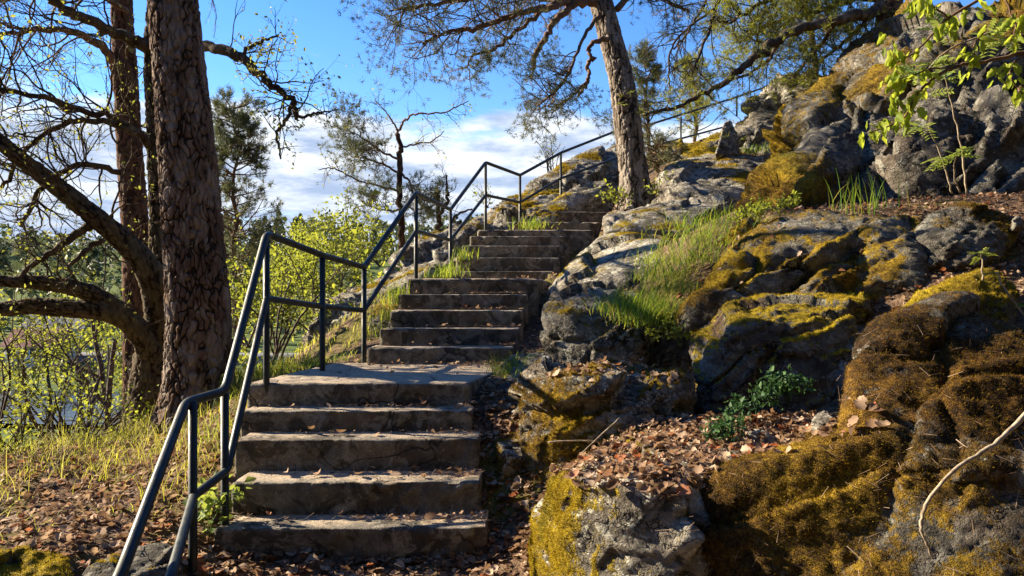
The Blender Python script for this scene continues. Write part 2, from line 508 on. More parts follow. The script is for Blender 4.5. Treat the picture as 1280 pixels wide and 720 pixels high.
# ------------------------------------------------------------------ terrain height
CTRL = [tuple(P(*a)) for a in [
    (560, 705, 3.9), (450, 705, 3.9), (330, 705, 3.9), (650, 690, 3.9), (630, 645, 4.2), (612, 570, 4.6), (602, 510, 5.0), (592, 478, 5.4),
    (655, 452, 6.2), (670, 430, 6.8), (690, 395, 7.4), (688, 360, 8.2), (690, 345, 9.0),
    (800, 545, 4.2), (900, 550, 4.0), (960, 525, 4.2), (820, 430, 6.0), (870, 330, 6.3), (890, 280, 7.0), (930, 262, 7.4), (1000, 258, 7.0), (880, 532, 4.6), (1000, 524, 4.5), (800, 528, 4.6), (940, 528, 4.9),
    (1100, 256, 6.6), (1200, 250, 6.4), (1290, 245, 6.3), (1100, 262, 6.2), (1280, 335, 5.2), (1200, 350, 5.1), (1130, 395, 4.9), (1300, 250, 5.9),
    (760, 335, 8.0), (765, 262, 12.2), (810, 250, 12.0), (850, 225, 13.0), (900, 200, 14.0), (950, 192, 13.0),
    (600, 292, 11.6), (640, 288, 11.6), (560, 345, 9.5), (520, 352, 8.4), (470, 400, 7.6), (450, 425, 7.2), (400, 455, 7.0), (345, 470, 6.6), (310, 478, 6.2),
    (30, 688, 3.75), (150, 700, 3.75), (110, 610, 4.6), (60, 640, 4.2), (200, 570, 5.0), (240, 530, 5.7), (240, 512, 6.3), (270, 640, 4.2), (280, 560, 4.8), (295, 510, 5.4),
    (150, 545, 6.0), (60, 560, 5.7), (-60, 590, 5.0), (-100, 680, 3.9)]]
CTRL += [(-1.0, 3.2, -.04), (0.2, 3.2, -.05), (-1.6, 2.6, -.12), (0, 2.3, -.14), (0, 0.5, -.25), (-2, 0.5, -.3), (2, 0.5, .1), (0, -2, -.6), (-3, -2, -.7),
         (3, -2, .2), (-3.2, 2.5, .05), (1.5, 2.3, .2), (2.6, 2.4, .35), (5, 3, 1.5), (5, 5, 2.0), (6, 0, 1.0),
         (-1.0, 5.6, .74), (-.7, 7.0, 1.0), (-.4, 8.4, 1.48), (-.1, 10.2, 1.9), (1.2, 8.5, 1.3), (0.75, 9.4, 1.55), (0.95, 10.2, 1.7), (1.15, 11.0, 2.1),
         (-3.5, 6.8, .1), (-4.5, 6.0, -.3), (-4.2, 8.0, -.7), (-3.1, 8.2, .15), (-3.2, 10, -.3), (-3, 13, -.8), (-2, 16, .2), (-6, 9, -2.6), (-6, 5, -.9), (-6, 2, -.4),
         (-8, 13, -4.5), (-5, 18, -3.5), (-9, 7, -3.5), (-9, 1, -1.0), (-1.5, 11.5, .9), (-1.0, 13.2, 1.6), (0.4, 15.2, 2.9), (1.6, 16.5, 3.6), (0, 20, .5),
         (5, 12, 3.6), (3.5, 15, 4.1), (8, 12, 5.2), (6, 18, 4.8), (12, 8, 5.5), (12, 20, 7.0), (3, 24, 2.0), (10, 30, 6.0), (20, 12, 8.5), (20, 0, 5),
         (-14, 22, -7.0), (-22, 14, -7.0), (-16, 4, -4.5), (-5, 30, -6.5), (8, 45, -3.0)]
CTRL = np.array(CTRL, dtype=np.float64)
_C = 0.25


def _phi(d2):
    return np.sqrt(d2 + _C * _C)


_A = _phi(((CTRL[:, None, :2] - CTRL[None, :, :2]) ** 2).sum(2))
_n = len(CTRL)
_S = np.zeros((_n + 1, _n + 1))
_S[:_n, :_n] = _A
_S[:_n, _n] = 1
_S[_n, :_n] = 1
_wts = np.linalg.solve(_S + np.diag([0.02] * _n + [0.0]), np.concatenate([CTRL[:, 2], [0]]))


def valley(x, y):
    """the river valley and the wooded hills beyond it"""
    z = -7.4 + 0 * x
    z = z - 2.2 * np.exp(-((y - 60.0 + 0.12 * x) / 8.5) ** 2)
    z = z + 1.0 * smooth(y, 74, 96)
    hill = smooth(y, 118, 330) * (30 + 5 * np.sin(x * 0.019 + 1.0) + 4 * np.sin(x * 0.043))
    return z + hill + 9.0 * smooth(x, 15, 70)


def ground_z(xy, noise=True):
    xy = np.asarray(xy, dtype=np.float64)
    out = np.empty(len(xy))
    for a in range(0, len(xy), 20000):
        q = xy[a:a + 20000]
        out[a:a + 20000] = _phi(((q[:, None, :] - CTRL[None, :, :2]) ** 2).sum(2)) @ _wts[:_n] + _wts[_n]
    x, y = xy[:, 0], xy[:, 1]
    k = smooth(np.hypot(x - 2, y - 6), 20, 44)
    out = out * (1 - k) + valley(x, y) * k
    if noise:
        p3 = np.stack([x, y, 0 * x], 1)
        near = 1 - smooth(np.hypot(x, y - 5), 10, 40)
        out = out + near * (0.05 * fbm(p3, 1.6, 4, .5, 3) + 0.018 * fbm(p3, 9.0, 3, .5, 5)) + (1 - near) * 0.5 * fbm(p3, 0.06, 3, .5, 8)
    return out


def stair_cut(xy, z):
    x, y = xy[:, 0], xy[:, 1]
    l = np.interp(y, [3.9, 4.95, 6.4, 7.6, 9.6, 10.8, 12], [-1.55, -1.72, -1.45, -1.06, -.80, -.52, -.3])
    r = np.interp(y, [3.9, 4.95, 6.4, 7.6, 9.6, 10.8, 12], [-.12, -.28, .02, .26, .53, 1.1, 1.5])
    top = np.interp(y, [3.95, 4.95, 6.35, 7.55, 9.6, 10.8, 12], [.2, .86, .86, 1.59, 1.59, 2.36, 2.36]) - .20
    ins = (y > 4.0) & (y < 11.8) & (x > l + .04) & (x < r - .04)
    z = np.where(ins, np.minimum(z, top), z)
    l2 = np.interp(y, [11.7, 12.4, 13.1], [0.0, .46, .74]); r2 = np.interp(y, [11.7, 12.4, 13.1], [1.3, 1.6, 1.9])
    t2 = np.interp(y, [11.7, 12.4, 13.1], [2.36, 2.56, 2.80])
    ins = (y > 11.6) & (y < 13.7) & (x > l2) & (x < r2)
    return np.where(ins, np.minimum(z, t2), z)


def gz(x, y):
    return float(ground_z(np.array([[x, y]]))[0])


NG = 430
_u = np.linspace(-1, 1, NG)
_kk = math.asinh(900 / 1.3)
_gx = 1.3 * np.sinh(_kk * _u) + 0.0
_gy = 1.3 * np.sinh(_kk * _u) + 5.0
GX, GY = np.meshgrid(_gx, _gy, indexing='ij')
_xy = np.stack([GX.ravel(), GY.ravel()], 1)
_gv = np.stack([_xy[:, 0], _xy[:, 1], stair_cut(_xy, ground_z(_xy))], 1)
_i = np.arange(NG * NG).reshape(NG, NG)
_gf = np.stack([_i[:-1, :-1].ravel(), _i[1:, :-1].ravel(), _i[1:, 1:].ravel(), _i[:-1, 1:].ravel()], 1)
link('ground', build_mesh('ground', _gv, [_gf]), M_GROUND, kind='structure')

# the river and the road in the valley
M_WATER, nb = material('river_water')
pos = nb.n('ShaderNodeTexCoord').outputs['Object']
finish(nb, (0.03, 0.045, 0.05), 0.06, nb.noise(pos, 1.6, 4.0), 0.25, 0.2, spec=0.5)
mb = MB()
xs = np.linspace(-260, 60, 40)
yc = 60.0 - 0.12 * xs
v = np.concatenate([np.stack([xs, yc - 9, 0 * xs - 7.75], 1), np.stack([xs, yc + 9, 0 * xs - 7.75], 1)])
i = np.arange(39)
mb.add(v, np.stack([i, i + 1, i + 41, i + 40], 1))
put(mb, 'river', M_WATER, kind='structure')
M_ASPHALT = simple('asphalt', [(0.3, (0.10, 0.10, 0.10)), (0.7, (0.19, 0.185, 0.18))], 2.0)
mb = MB()
yc = 92.0 - 0.05 * xs
for s_, e_ in ((0, 39),):
    zc0 = ground_z(np.stack([xs, yc - 2.6], 1), False)
    zc1 = ground_z(np.stack([xs, yc + 2.6], 1), False)
    zz = np.maximum(zc0, zc1) + 0.7
    v = np.concatenate([np.stack([xs, yc - 2.6, zz], 1), np.stack([xs, yc + 2.6, zz], 1),
                        np.stack([xs, yc - 2.9, zz - 1.6], 1), np.stack([xs, yc + 2.9, zz - 1.6], 1)])
    f = np.concatenate([np.stack([i, i + 1, i + 41, i + 40], 1), np.stack([i + 80, i + 81, i + 1, i], 1), np.stack([i + 40, i + 41, i + 121, i + 120], 1)])
    mb.add(v, f)
put(mb, 'road', M_ASPHALT, kind='structure')


# ------------------------------------------------------------------ implicit rocks
def hull_planes(pts):
    bm = bmesh.new()
    for p in pts:
        bm.verts.new(p)
    bmesh.ops.convex_hull(bm, input=bm.verts)
    bm.normal_update()
    cen = sum((v.co for v in bm.verts), Vector()) / len(bm.verts)
    pl = {}
    for f in bm.faces:
        n = f.normal.copy()
        if n.length < 0.5:
            continue
        d = n.dot(f.calc_center_median())
        if n.dot(cen) > d:
            n, d = -n, -d
        pl[(round(n.x, 2), round(n.y, 2), round(n.z, 2))] = (n.x, n.y, n.z, d)
    bm.free()
    return np.array(list(pl.values()), dtype=f32)


def surface_nets(F, org, h):
    s = F < 0
    nx, ny, nz = F.shape
    c = np.zeros((nx - 1, ny - 1, nz - 1), np.int8)
    offs = [(a, b, d) for a in (0, 1) for b in (0, 1) for d in (0, 1)]
    for a, b, d in offs:
        c += s[a:nx - 1 + a, b:ny - 1 + b, d:nz - 1 + d]
    act = (c > 0) & (c < 8)
    idx = np.full(act.shape, -1, np.int64)
    ijk = np.argwhere(act)
    idx[act] = np.arange(len(ijk))
    acc = np.zeros((len(ijk), 3)); cnt = np.zeros(len(ijk))
    val = {o: F[ijk[:, 0] + o[0], ijk[:, 1] + o[1], ijk[:, 2] + o[2]] for o in offs}
    for o in offs:
        for ax in range(3):
            if o[ax] == 0:
                q = list(o); q[ax] = 1; q = tuple(q)
                fa, fb = val[o], val[q]
                m = (fa < 0) != (fb < 0)
                t = np.where(m, fa / np.where(m, fa - fb, 1), 0)
                pos = np.array(o, float)[None] + np.zeros((len(ijk), 3))
                pos[:, ax] += t
                acc[m] += pos[m]; cnt += m
    verts = np.asarray(org) + h * (ijk + acc / cnt[:, None])
    quads = []
    for ax in range(3):
        sl0 = [slice(1, -1)] * 3; sl1 = [slice(1, -1)] * 3
        sl0[ax] = slice(0, -1); sl1[ax] = slice(1, None)
        a, b = s[tuple(sl0)], s[tuple(sl1)]
        e = np.argwhere(a != b)
        if not len(e):
            continue
        flip = a[tuple(e.T)]
        e = e + 1
        e[:, ax] -= 1
        u, w = (ax + 1) % 3, (ax + 2) % 3
        def cell(du, dw):
            q = e.copy(); q[:, u] += du; q[:, w] += dw
            return idx[q[:, 0], q[:, 1], q[:, 2]]
        q = np.stack([cell(-1, -1), cell(0, -1), cell(0, 0), cell(-1, 0)], 1)
        q[~flip] = q[~flip][:, ::-1]
        quads.append(q)
    return verts, np.concatenate(quads)


def normals(v, f):
    n = np.zeros_like(v)
    a = np.cross(v[f[:, 2]] - v[f[:, 0]], v[f[:, 3]] - v[f[:, 1]]) if f.shape[1] == 4 else np.cross(v[f[:, 1]] - v[f[:, 0]], v[f[:, 2]] - v[f[:, 0]])
    for k in range(f.shape[1]):
        np.add.at(n, f[:, k], a)
    return n / np.maximum(np.linalg.norm(n, axis=1, keepdims=True), 1e-12)


def implicit(hulls, h, k, kj=0.05, pad=3, cuts=0, seed=0):
    crng = np.random.default_rng(seed + 500)
    allp = np.array([tuple(p) for hl in hulls for p in hl])
    lo = allp.min(0) - pad * h
    hi = allp.max(0) + pad * h
    dims = np.ceil((hi - lo) / h).astype(int) + 1
    ax = [(lo[i] + h * np.arange(dims[i])).astype(f32) for i in range(3)]
    F = None
    for hl in hulls:
        acc = None
        pl = hull_planes(hl)
        if cuts:
            q = np.array([tuple(p) for p in hl])
            dirs = crng.normal(0, 1, (cuts, 3)) + np.array([-.25, -.6, .35])
            dirs /= np.linalg.norm(dirs, axis=1, keepdims=True)
            sup = (q @ dirs.T).max(0)
            ext = sup + (-(q @ dirs.T)).max(0)
            pl = np.concatenate([pl, np.concatenate([dirs, (sup - ext * crng.uniform(.02, .085, cuts))[:, None]], 1).astype(f32)])
        for (a, b, c, d) in pl:
            g = (a * ax[0])[:, None, None] + (b * ax[1])[None, :, None] + (c * ax[2])[None, None, :] - d
            g = np.exp(np.minimum(g / k, 60))
            acc = g if acc is None else acc + g
        f = k * np.log(acc)
        if F is None:
            F = f
        else:
            hh = np.clip(0.5 + 0.5 * (F - f) / kj, 0, 1)
            F = F * (1 - hh) + f * hh - kj * hh * (1 - hh)
    for sl in ((0,), (-1,)):
        F[sl[0], :, :] = 1; F[:, sl[0], :] = 1; F[:, :, sl[0]] = 1
    return surface_nets(F, lo, h)


ROCKS = {}


def moss_blades(v, f, n, moss, rust, count, hgt, wid, parent, zmin=-9):
    """short upright strands standing on the mossy parts of a rock"""
    tri = np.concatenate([f[:, [0, 1, 2]], f[:, [0, 2, 3]]])
    ar = np.linalg.norm(np.cross(v[tri[:, 1]] - v[tri[:, 0]], v[tri[:, 2]] - v[tri[:, 0]]), axis=1)
    cen = v[tri].mean(1)
    w = ar * np.clip(moss[tri].mean(1) - 0.40, 0, 0.5) * (cen[:, 2] > zmin) * ((n[tri].mean(1) * (np.array([0, 0, EYE]) - cen)).sum(1) > -0.3)
    if w.sum() <= 0:
        return
    pick = rng.choice(len(tri), count, p=w / w.sum())
    b = rng.random((count, 2)); sw = b.sum(1) > 1; b[sw] = 1 - b[sw]
    t = tri[pick]
    p = v[t[:, 0]] + (v[t[:, 1]] - v[t[:, 0]]) * b[:, :1] + (v[t[:, 2]] - v[t[:, 0]]) * b[:, 1:]
    nn = n[t[:, 0]]
    d = nn * 0.8 + rng.normal(0, 0.55, (count, 3)) + np.array([0, 0, 0.1])
    d /= np.linalg.norm(d, axis=1, keepdims=True)
    side = np.cross(d, rng.normal(0, 1, (count, 3)))
    side /= np.linalg.norm(side, axis=1, keepdims=True)
    hh = hgt * (0.4 + 0.9 * rng.random((count, 1)))
    root = p - nn * 0.006
    vs = np.stack([root - side * wid / 2, root + side * wid / 2, root + d * hh], 1).reshape(-1, 3)
    o = np.array(origin_of(parent))
    me = build_mesh('moss', vs - o, [np.arange(count * 3).reshape(-1, 3)],
                    {'rnd': np.repeat(rng.random(count), 3), 'rust': np.repeat(rust[t[:, 0]], 3)}, False)
    link('moss', me, M_MOSS, parent, kind='stuff')


def rock(name, label, hulls, h=0.02, k=0.02, size=0.3, amp=0.05, moss=(0.2, 0.4, 0, 0, 0.5), rust=0.0, mat=None, blades=0, seed=1,
         blade_h=0.018, blade_w=0.004, cat='boulder', group=None, crack=0.5, mscale=2.2, rough=1.0, dip=20.0, terr=0.55, fine=1.0, cuts=14, mstr=(.8, 1, 1.3)):
    v, f = implicit(hulls, h, k * .55, 0.03, cuts=cuts, seed=seed)
    n = normals(v, f)
    ca, sa = math.cos(math.radians(dip)), math.sin(math.radians(dip))
    R = np.array([[ca, 0, sa], [0.25 * sa, 1, -0.25 * ca], [-sa, 0, ca]])
    vr = v @ R.T
    warp = np.stack([fbm(v, 1.1 / size, 3, .5, seed + q) for q in (31, 57, 83)], 1) * size * 0.30
    q = (vr + warp) / size * np.array([0.62, 0.8, 1.55])
    f1, f2, off, rid = worley(q, seed)
    th, ph = rid * 2 * math.pi, np.modf(rid * 57.31)[0] * 2 - 1
    cp_ = np.sqrt(1 - ph * ph)
    tilt = off[:, 0] * np.cos(th) * cp_ + off[:, 1] * np.sin(th) * cp_ + off[:, 2] * ph
    d = amp * (0.70 * (rid - 0.5) + 1.0 * tilt)
    d -= amp * crack * (1 - smooth(f2 - f1, 0.0, 0.075)) * smooth(fbm(v, 1.2 / size, 2, .5, seed + 71), -0.05, 0.25)
    q2 = (vr + warp * .5) / size * np.array([1.7, 2.2, 4.2]) + 7.7
    g1, g2, off2, rid2 = worley(q2, seed + 9)
    th = rid2 * 2 * math.pi
    d += amp * 0.30 * fine * (0.45 * (rid2 - 0.5) + off2[:, 0] * np.cos(th) + off2[:, 2] * np.sin(th)) * smooth(fbm(v, .9 / size, 2, .5, seed + 73), -.25, .25)
    rid_f = 1 - np.abs(fbm(vr * np.array([.6, .8, 1.7]), 2.2 / size, 4, .55, seed + 3)) * 2
    tz = vr[:, 2] / size * 3.1 + 0.9 * fbm(v, .8 / size, 3, .5, seed + 91)
    fr = tz - np.floor(tz)
    d += amp * terr * (fr - 0.5) * smooth(fbm(v, .7 / size, 2, .5, seed + 92), -.22, .12)
    q3 = (vr + warp * .3) * np.array([9.0, 11.0, 20.0]) * (0.02 / h) ** .6 + 3.3
    h1, h2, off3, rid3 = worley(q3, seed + 19)
    th = rid3 * 2 * math.pi
    m3 = smooth(fbm(v, 1.6 / size, 3, .5, seed + 79), -.3, .2)
    d += h * fine * (0.45 * (rid3 - .5) + 1.1 * (off3[:, 0] * np.cos(th) + off3[:, 2] * np.sin(th))) * m3
    d -= h * fine * 1.1 * (1 - smooth(h2 - h1, 0, .10)) * m3 * smooth(fbm(v, 3.0 / size, 2, .5, seed + 80), -.1, .3)
    d += rough * (amp * 0.18 * rid_f + amp * 0.10 * fbm(v, 8.0 / size, 4, .6, seed + 4) + h * 0.35 * fbm(v, 0.9 / h, 2, .5, seed + 14))
    v = v + n * d[:, None]
    n = normals(v, f)
    b0, wz, wx, wy, na = moss
    m = b0 + wz * n[:, 2] + wx * n[:, 0] + wy * n[:, 1] + na * fbm(vr * np.array(mstr), mscale, 4, .55, seed + 6) + 0.10 * fbm(v, 11.0, 3, .5, seed + 7)
    m = np.clip(m, 0, 1)
    pad = smooth(m, 0.45, 0.7)
    v = v + n * (pad * (0.008 + 0.014 * np.clip(fbm(v, 18.0, 4, .65, seed + 8), -.5, 1)))[:, None]
    n = normals(v, f)
    ru = np.clip(rust - 0.06 + 0.5 * fbm(v, 1.8, 3, .5, seed + 12), 0, 1)
    o = Vector(v.min(0).tolist()); c = v.mean(0)
    loc = Vector((float(c[0]), float(c[1]), o.z))
    root = thing(name, label, cat, loc, group)
    me = build_mesh('rock', v - np.array(loc), [f], {'moss': m, 'rust': ru})
    link('rock_body', me, mat or M_ROCK, root)
    if blades:
        moss_blades(v, f, n, m, ru, blades, blade_h, blade_w, root)
    ROCKS[label] = (v, f, n, m)
    return root


def at(*a):
    return [P(*q) for q in a]


rock('boulder', 'square-edged boulder in front with bright yellow moss down its left side', [
    at((735, 608, 3.05), (835, 614, 3.0), (945, 598, 3.05), (686, 584, 3.5), (668, 602, 3.75), (760, 548, 4.1), (960, 548, 3.9), (668, 650, 3.62)) +
    [B(666, 3.55, -.4), B(738, 2.98, -.4), B(950, 2.9, -.4), B(690, 4.2, -.4), B(960, 4.2, -.4)]],
    h=0.0145, k=0.016, size=0.55, amp=0.075, cuts=5, moss=(0.08, 0.05, -0.74, 0.10, 0.42), rust=0.0, blades=60000, seed=3, mat=M_ROCK_LICHEN, blade_h=0.02, blade_w=0.0045, crack=0.7)
rock('boulder', 'big boulder cloaked in rust-brown moss behind the curved bare stick', [
    at((880, 600, 3.15), (915, 588, 3.15), (1000, 562, 3.15), (1040, 548, 3.1), (1100, 530, 3.1), (1290, 540, 3.0), (1000, 532, 3.9), (1290, 490, 4.0)) +
    [B(868, 2.85, -.3), B(1100, 2.3, -.25), B(1290, 2.2, -.1), B(1450, 2.2, -.2), B(890, 4.0, -.4), B(1450, 4.2, -.4)],
    at((1062, 470, 3.4), (1086, 420, 3.55), (1125, 390, 3.75), (1185, 374, 3.85), (1240, 388, 3.8), (1340, 415, 3.6), (1048, 545, 3.2), (1130, 610, 2.85),
       (1290, 600, 2.75), (1420, 600, 2.75)) + [B(1060, 4.5, .6), B(1450, 4.5, .6)]],
    h=0.017, k=0.035, size=0.8, amp=0.085, fine=0.15, terr=0.7, cuts=5, moss=(0.64, 0.12, -0.10, -0.08, 0.80), rust=0.80, blades=240000, seed=21, blade_h=0.018, blade_w=0.0030, crack=0.3)
rock('boulder', 'dark square boulder beside the lowest steps with moss hanging down its left corner', [
    at((690, 453, 4.95), (760, 447, 4.95), (850, 455, 4.85), (656, 478, 4.65), (641, 503, 4.5), (700, 466, 4.45), (800, 474, 4.38), (865, 482, 4.5)) +
    [B(634, 4.38, -.1), B(700, 4.15, .0), B(860, 4.3, .2), B(645, 5.2, .1), B(890, 5.2, .3)]],
    h=0.018, k=0.022, size=0.55, amp=0.09, moss=(0.24, 0.20, -0.34, 0.0, 0.60), rust=0.35, blades=46000, seed=33, crack=0.6, mat=M_ROCK_PALE)
rock('boulder', 'brown-faced boulder over the dark hollow with a bright moss ledge on top', [
    at((866, 424, 4.95), (900, 392, 5.0), (960, 376, 5.05), (1020, 373, 5.05), (1075, 385, 4.9), (905, 408, 4.78), (1000, 390, 4.78), (1060, 402, 4.7),
       (890, 380, 5.7), (1110, 372, 5.6)) + [B(875, 4.62, .45), B(1070, 4.5, .45), B(880, 5.7, .5), B(1120, 5.7, .5)]],
    h=0.018, k=0.02, size=0.6, amp=0.08, moss=(0.04, 0.72, -0.10, 0.05, 0.30), rust=0.0, blades=22000, seed=41, mat=M_ROCK_BROWN)
rock('boulder', 'broad dark-fronted boulder in the middle of the slope with golden moss on its left shoulder', [
    at((846, 408, 5.35), (875, 352, 5.5), (905, 310, 5.7), (960, 277, 5.9), (1030, 263, 6.0), (1100, 266, 6.0), (1145, 282, 5.8), (868, 392, 5.15),
       (930, 325, 5.4), (1050, 296, 5.5), (1130, 306, 5.45), (905, 405, 5.1), (1000, 386, 5.2), (1120, 392, 5.1), (930, 285, 6.7), (1150, 285, 6.7)) +
    [B(850, 5.2, .9), B(1150, 5.1, .9), B(860, 6.6, 1.2), B(1160, 6.6, 1.2)]],
    h=0.021, k=0.03, size=0.7, amp=0.13, moss=(0.28, 0.22, -0.40, 0.0, 0.72), rust=0.34, blades=80000, seed=52, crack=0.6)
rock('boulder', 'dark ragged rock between the brown-faced boulder and the rusty mossy one', [
    at((1048, 402, 5.0), (1090, 392, 5.05), (1135, 398, 4.9), (1052, 420, 4.75), (1100, 415, 4.7), (1140, 420, 4.6), (1040, 480, 4.55), (1090, 500, 4.3), (1060, 520, 4.3)) +
    [B(1030, 4.5, .4), B(1120, 4.2, .4), B(1060, 5.6, .6), B(1150, 5.5, .8)]],
    h=0.018, k=0.02, size=0.4, amp=0.09, moss=(0.26, 0.30, -0.15, 0.0, 0.6), rust=0.3, blades=12000, seed=46, crack=0.7)
rock('boulder', 'rounded grey-topped boulder on the leafy ledge near the right edge', [
    at((1140, 276, 5.5), (1168, 255, 5.75), (1222, 249, 5.85), (1262, 258, 5.7), (1274, 290, 5.5), (1150, 302, 5.25), (1200, 292, 5.15), (1258, 312, 5.2),
       (1142, 348, 5.2), (1250, 350, 5.15)) + [B(1150, 6.1, 1.4), B(1275, 6.1, 1.4)]],
    h=0.02, k=0.035, size=0.4, amp=0.05, moss=(0.22, 0.12, 0.20, 0.0, 0.50), rust=0.4, blades=9000, seed=64)
rock('boulder', 'moss-topped ledge with dry roots hanging over it between two boulders', [
    at((1075, 272, 6.0), (1110, 264, 6.0), (1152, 266, 5.9), (1158, 300, 5.5), (1085, 300, 5.45), (1120, 318, 5.25), (1150, 330, 5.2), (1070, 330, 5.3)) +
    [B(1065, 5.0, .9), B(1160, 4.95, .9), B(1070, 6.6, 1.2), B(1170, 6.6, 1.2)]],
    h=0.02, k=0.03, size=0.45, amp=0.09, moss=(0.20, 0.30, -0.2, 0.0, 0.6), rust=0.3, blades=16000, seed=67)
rock('boulder', 'low boulder capped in yellow moss above the big rusty one', [
    at((1116, 386, 4.5), (1150, 357, 4.65), (1200, 333, 4.75), (1250, 336, 4.75), (1266, 362, 4.5), (1130, 404, 4.35), (1190, 388, 4.25), (1256, 402, 4.3)) +
    [B(1110, 4.35, .8), B(1270, 4.3, .8), B(1110, 5.2, .9), B(1285, 5.2, .9)]],
    h=0.019, k=0.035, size=0.4, amp=0.045, moss=(0.34, 0.42, -0.12, 0.0, 0.35), rust=0.05, blades=18000, seed=71)
rock('boulder', 'sunlit pale grey boulder beside the middle flight of steps', [
    at((684, 386, 6.1), (701, 367, 6.4), (735, 358, 6.6), (790, 352, 6.8), (679, 412, 5.98), (716, 396, 5.82), (760, 372, 6.0), (805, 395, 5.8),
       (681, 455, 5.95), (722, 455, 5.7), (805, 465, 5.6), (850, 365, 6.9)) + [B(690, 7.2, .8), B(840, 7.2, 1.1), B(690, 5.9, .6), B(810, 5.6, .6)]],
    h=0.02, k=0.025, size=0.55, amp=0.08, moss=(0.12, 0.26, 0.02, 0.0, 0.55), rust=0.1, blades=12000, seed=83, mat=M_ROCK_PALE, crack=0.7)
rock('stone', 'pale flat-topped stone at the landing beside a grass tuft', [
    at((627, 455, 5.65), (640, 442, 5.95), (682, 437, 5.95), (692, 447, 5.6), (624, 474, 5.5), (642, 476, 5.35), (692, 474, 5.3)) +
    [B(625, 5.45, .4), B(695, 5.3, .4), B(640, 6.0, .5), B(690, 6.0, .5)]],
    h=0.018, k=0.018, size=0.22, amp=0.03, moss=(0.08, 0.10, 0.25, 0.0, 0.5), rust=0.1, blades=2500, seed=91, mat=M_ROCK_PALE, cat='stone')
rock('stone', 'grey corner stone between the landing edge and the leafy gully', [
    at((614, 492, 5.15), (630, 475, 5.3), (658, 476, 5.2), (656, 505, 5.0), (612, 526, 5.0), (650, 532, 4.92)) + [B(612, 5.0, .25), B(660, 4.9, .25), B(630, 5.5, .4), B(665, 5.5, .4)]],
    h=0.018, k=0.02, size=0.22, amp=0.035, moss=(0.05, 0.05, 0.1, 0.0, 0.5), rust=0.2, seed=97, cat='stone')
rock('rock_slab', 'lower tilted rock slab pointing down to the stairs', [
    at((683, 356, 7.35), (708, 332, 7.75), (722, 316, 8.1), (745, 296, 8.6), (790, 314, 7.7), (832, 301, 7.5), (735, 354, 6.85), (832, 342, 6.7)) +
    [B(692, 7.1, 1.1), B(840, 6.8, 1.2), B(760, 9, 1.4), B(870, 9, 1.5), B(860, 8.6, 2.05)]],
    h=0.026, k=0.02, size=0.9, amp=0.10, moss=(0.03, 0.34, 0.12, 0.0, 0.45), rust=0.05, blades=8000, seed=103, mat=M_ROCK_PALE, cat='rock slab', crack=0.7)
rock('rock_slab', 'upper flat rock slab jutting out over a dark gap below the leaning pine', [
    at((740, 290, 8.3), (757, 278, 8.5), (766, 264, 8.9), (850, 252, 9.3), (910, 246, 9.4), (880, 272, 8.0), (800, 284, 8.0), (757, 292, 8.4), (870, 300, 7.9)) +
    [B(775, 10, 1.9), B(920, 10, 2.1)]],
    h=0.026, k=0.02, size=0.9, amp=0.08, moss=(0.0, 0.40, 0.0, 0.0, 0.45), rust=0.1, blades=6000, seed=108, mat=M_ROCK_PALE, cat='rock slab')
rock('rock_slab', 'long sloping rock slab right of the leaning pine, streaked with moss along its upper edge', [
    at((847, 204, 12.0), (885, 193, 12.3), (948, 191, 12.3), (965, 216, 11.0), (935, 243, 10.0), (826, 248, 10.2), (816, 236, 10.8)) +
    [B(830, 10, 1.9), B(940, 9.9, 1.9), B(850, 13.5, 2.5), B(990, 13.5, 2.5)]],
    h=0.035, k=0.03, size=1.1, amp=0.14, moss=(0.10, 0.35, 0.0, 0.25, 0.6), rust=0.15, blades=8000, seed=115, mat=M_ROCK_PALE, cat='rock slab', blade_h=0.03, blade_w=0.008)
rock('rock_outcrop', 'towering mossy outcrop rising out of the top right corner', [
    at((925, 257, 7.8), (962, 218, 8.3), (1000, 188, 8.6), (1012, 155, 8.9), (1018, 106, 9.3), (1060, 52, 9.6), (1100, 24, 9.8), (1180, -10, 9.9), (1400, -60, 9.6),
       (940, 262, 7.4), (1040, 262, 7.15), (1150, 262, 6.95), (1290, 250, 6.8), (1480, 250, 6.8), (1060, 190, 7.9), (1120, 130, 8.0), (1290, 90, 7.7)) +
    [B(930, 11.5, 2.2), B(1500, 11.5, 2.2), B(1100, 11.5, 4.9), B(1450, 11.5, 5.8), B(940, 7.5, 2.0), B(1500, 6.8, 1.8)],
    at((1102, 182, 7.0), (1130, 152, 7.2), (1200, 138, 7.2), (1320, 145, 7.0), (1095, 262, 6.85), (1200, 262, 6.6), (1320, 255, 6.5), (1110, 200, 6.85), (1250, 190, 6.6)) +
    [B(1100, 8.5, 2), B(1330, 8.5, 2)],
    at((928, 262, 7.4), (985, 258, 7.1), (1000, 205, 7.6), (1075, 112, 8.3), (1105, 118, 8.2), (1050, 195, 7.5), (1060, 262, 7.0)) + [B(950, 9, 2.1), B(1100, 9.2, 2.2)],
    at((1150, 60, 8.0), (1210, 30, 8.2), (1330, 20, 7.9), (1150, 120, 7.7), (1330, 120, 7.4), (1240, 70, 7.6)) + [B(1150, 9.5, 3), B(1360, 9.5, 3)]],
    h=0.036, k=0.05, size=1.15, amp=0.30, moss=(0.56, 0.05, 0.08, 0.0, 1.1), rust=0.44, blades=90000, seed=127, cat='rock outcrop', blade_h=0.035, blade_w=0.008, crack=0.45, mscale=0.9, dip=48.0, mstr=(.45, .8, 1.6))
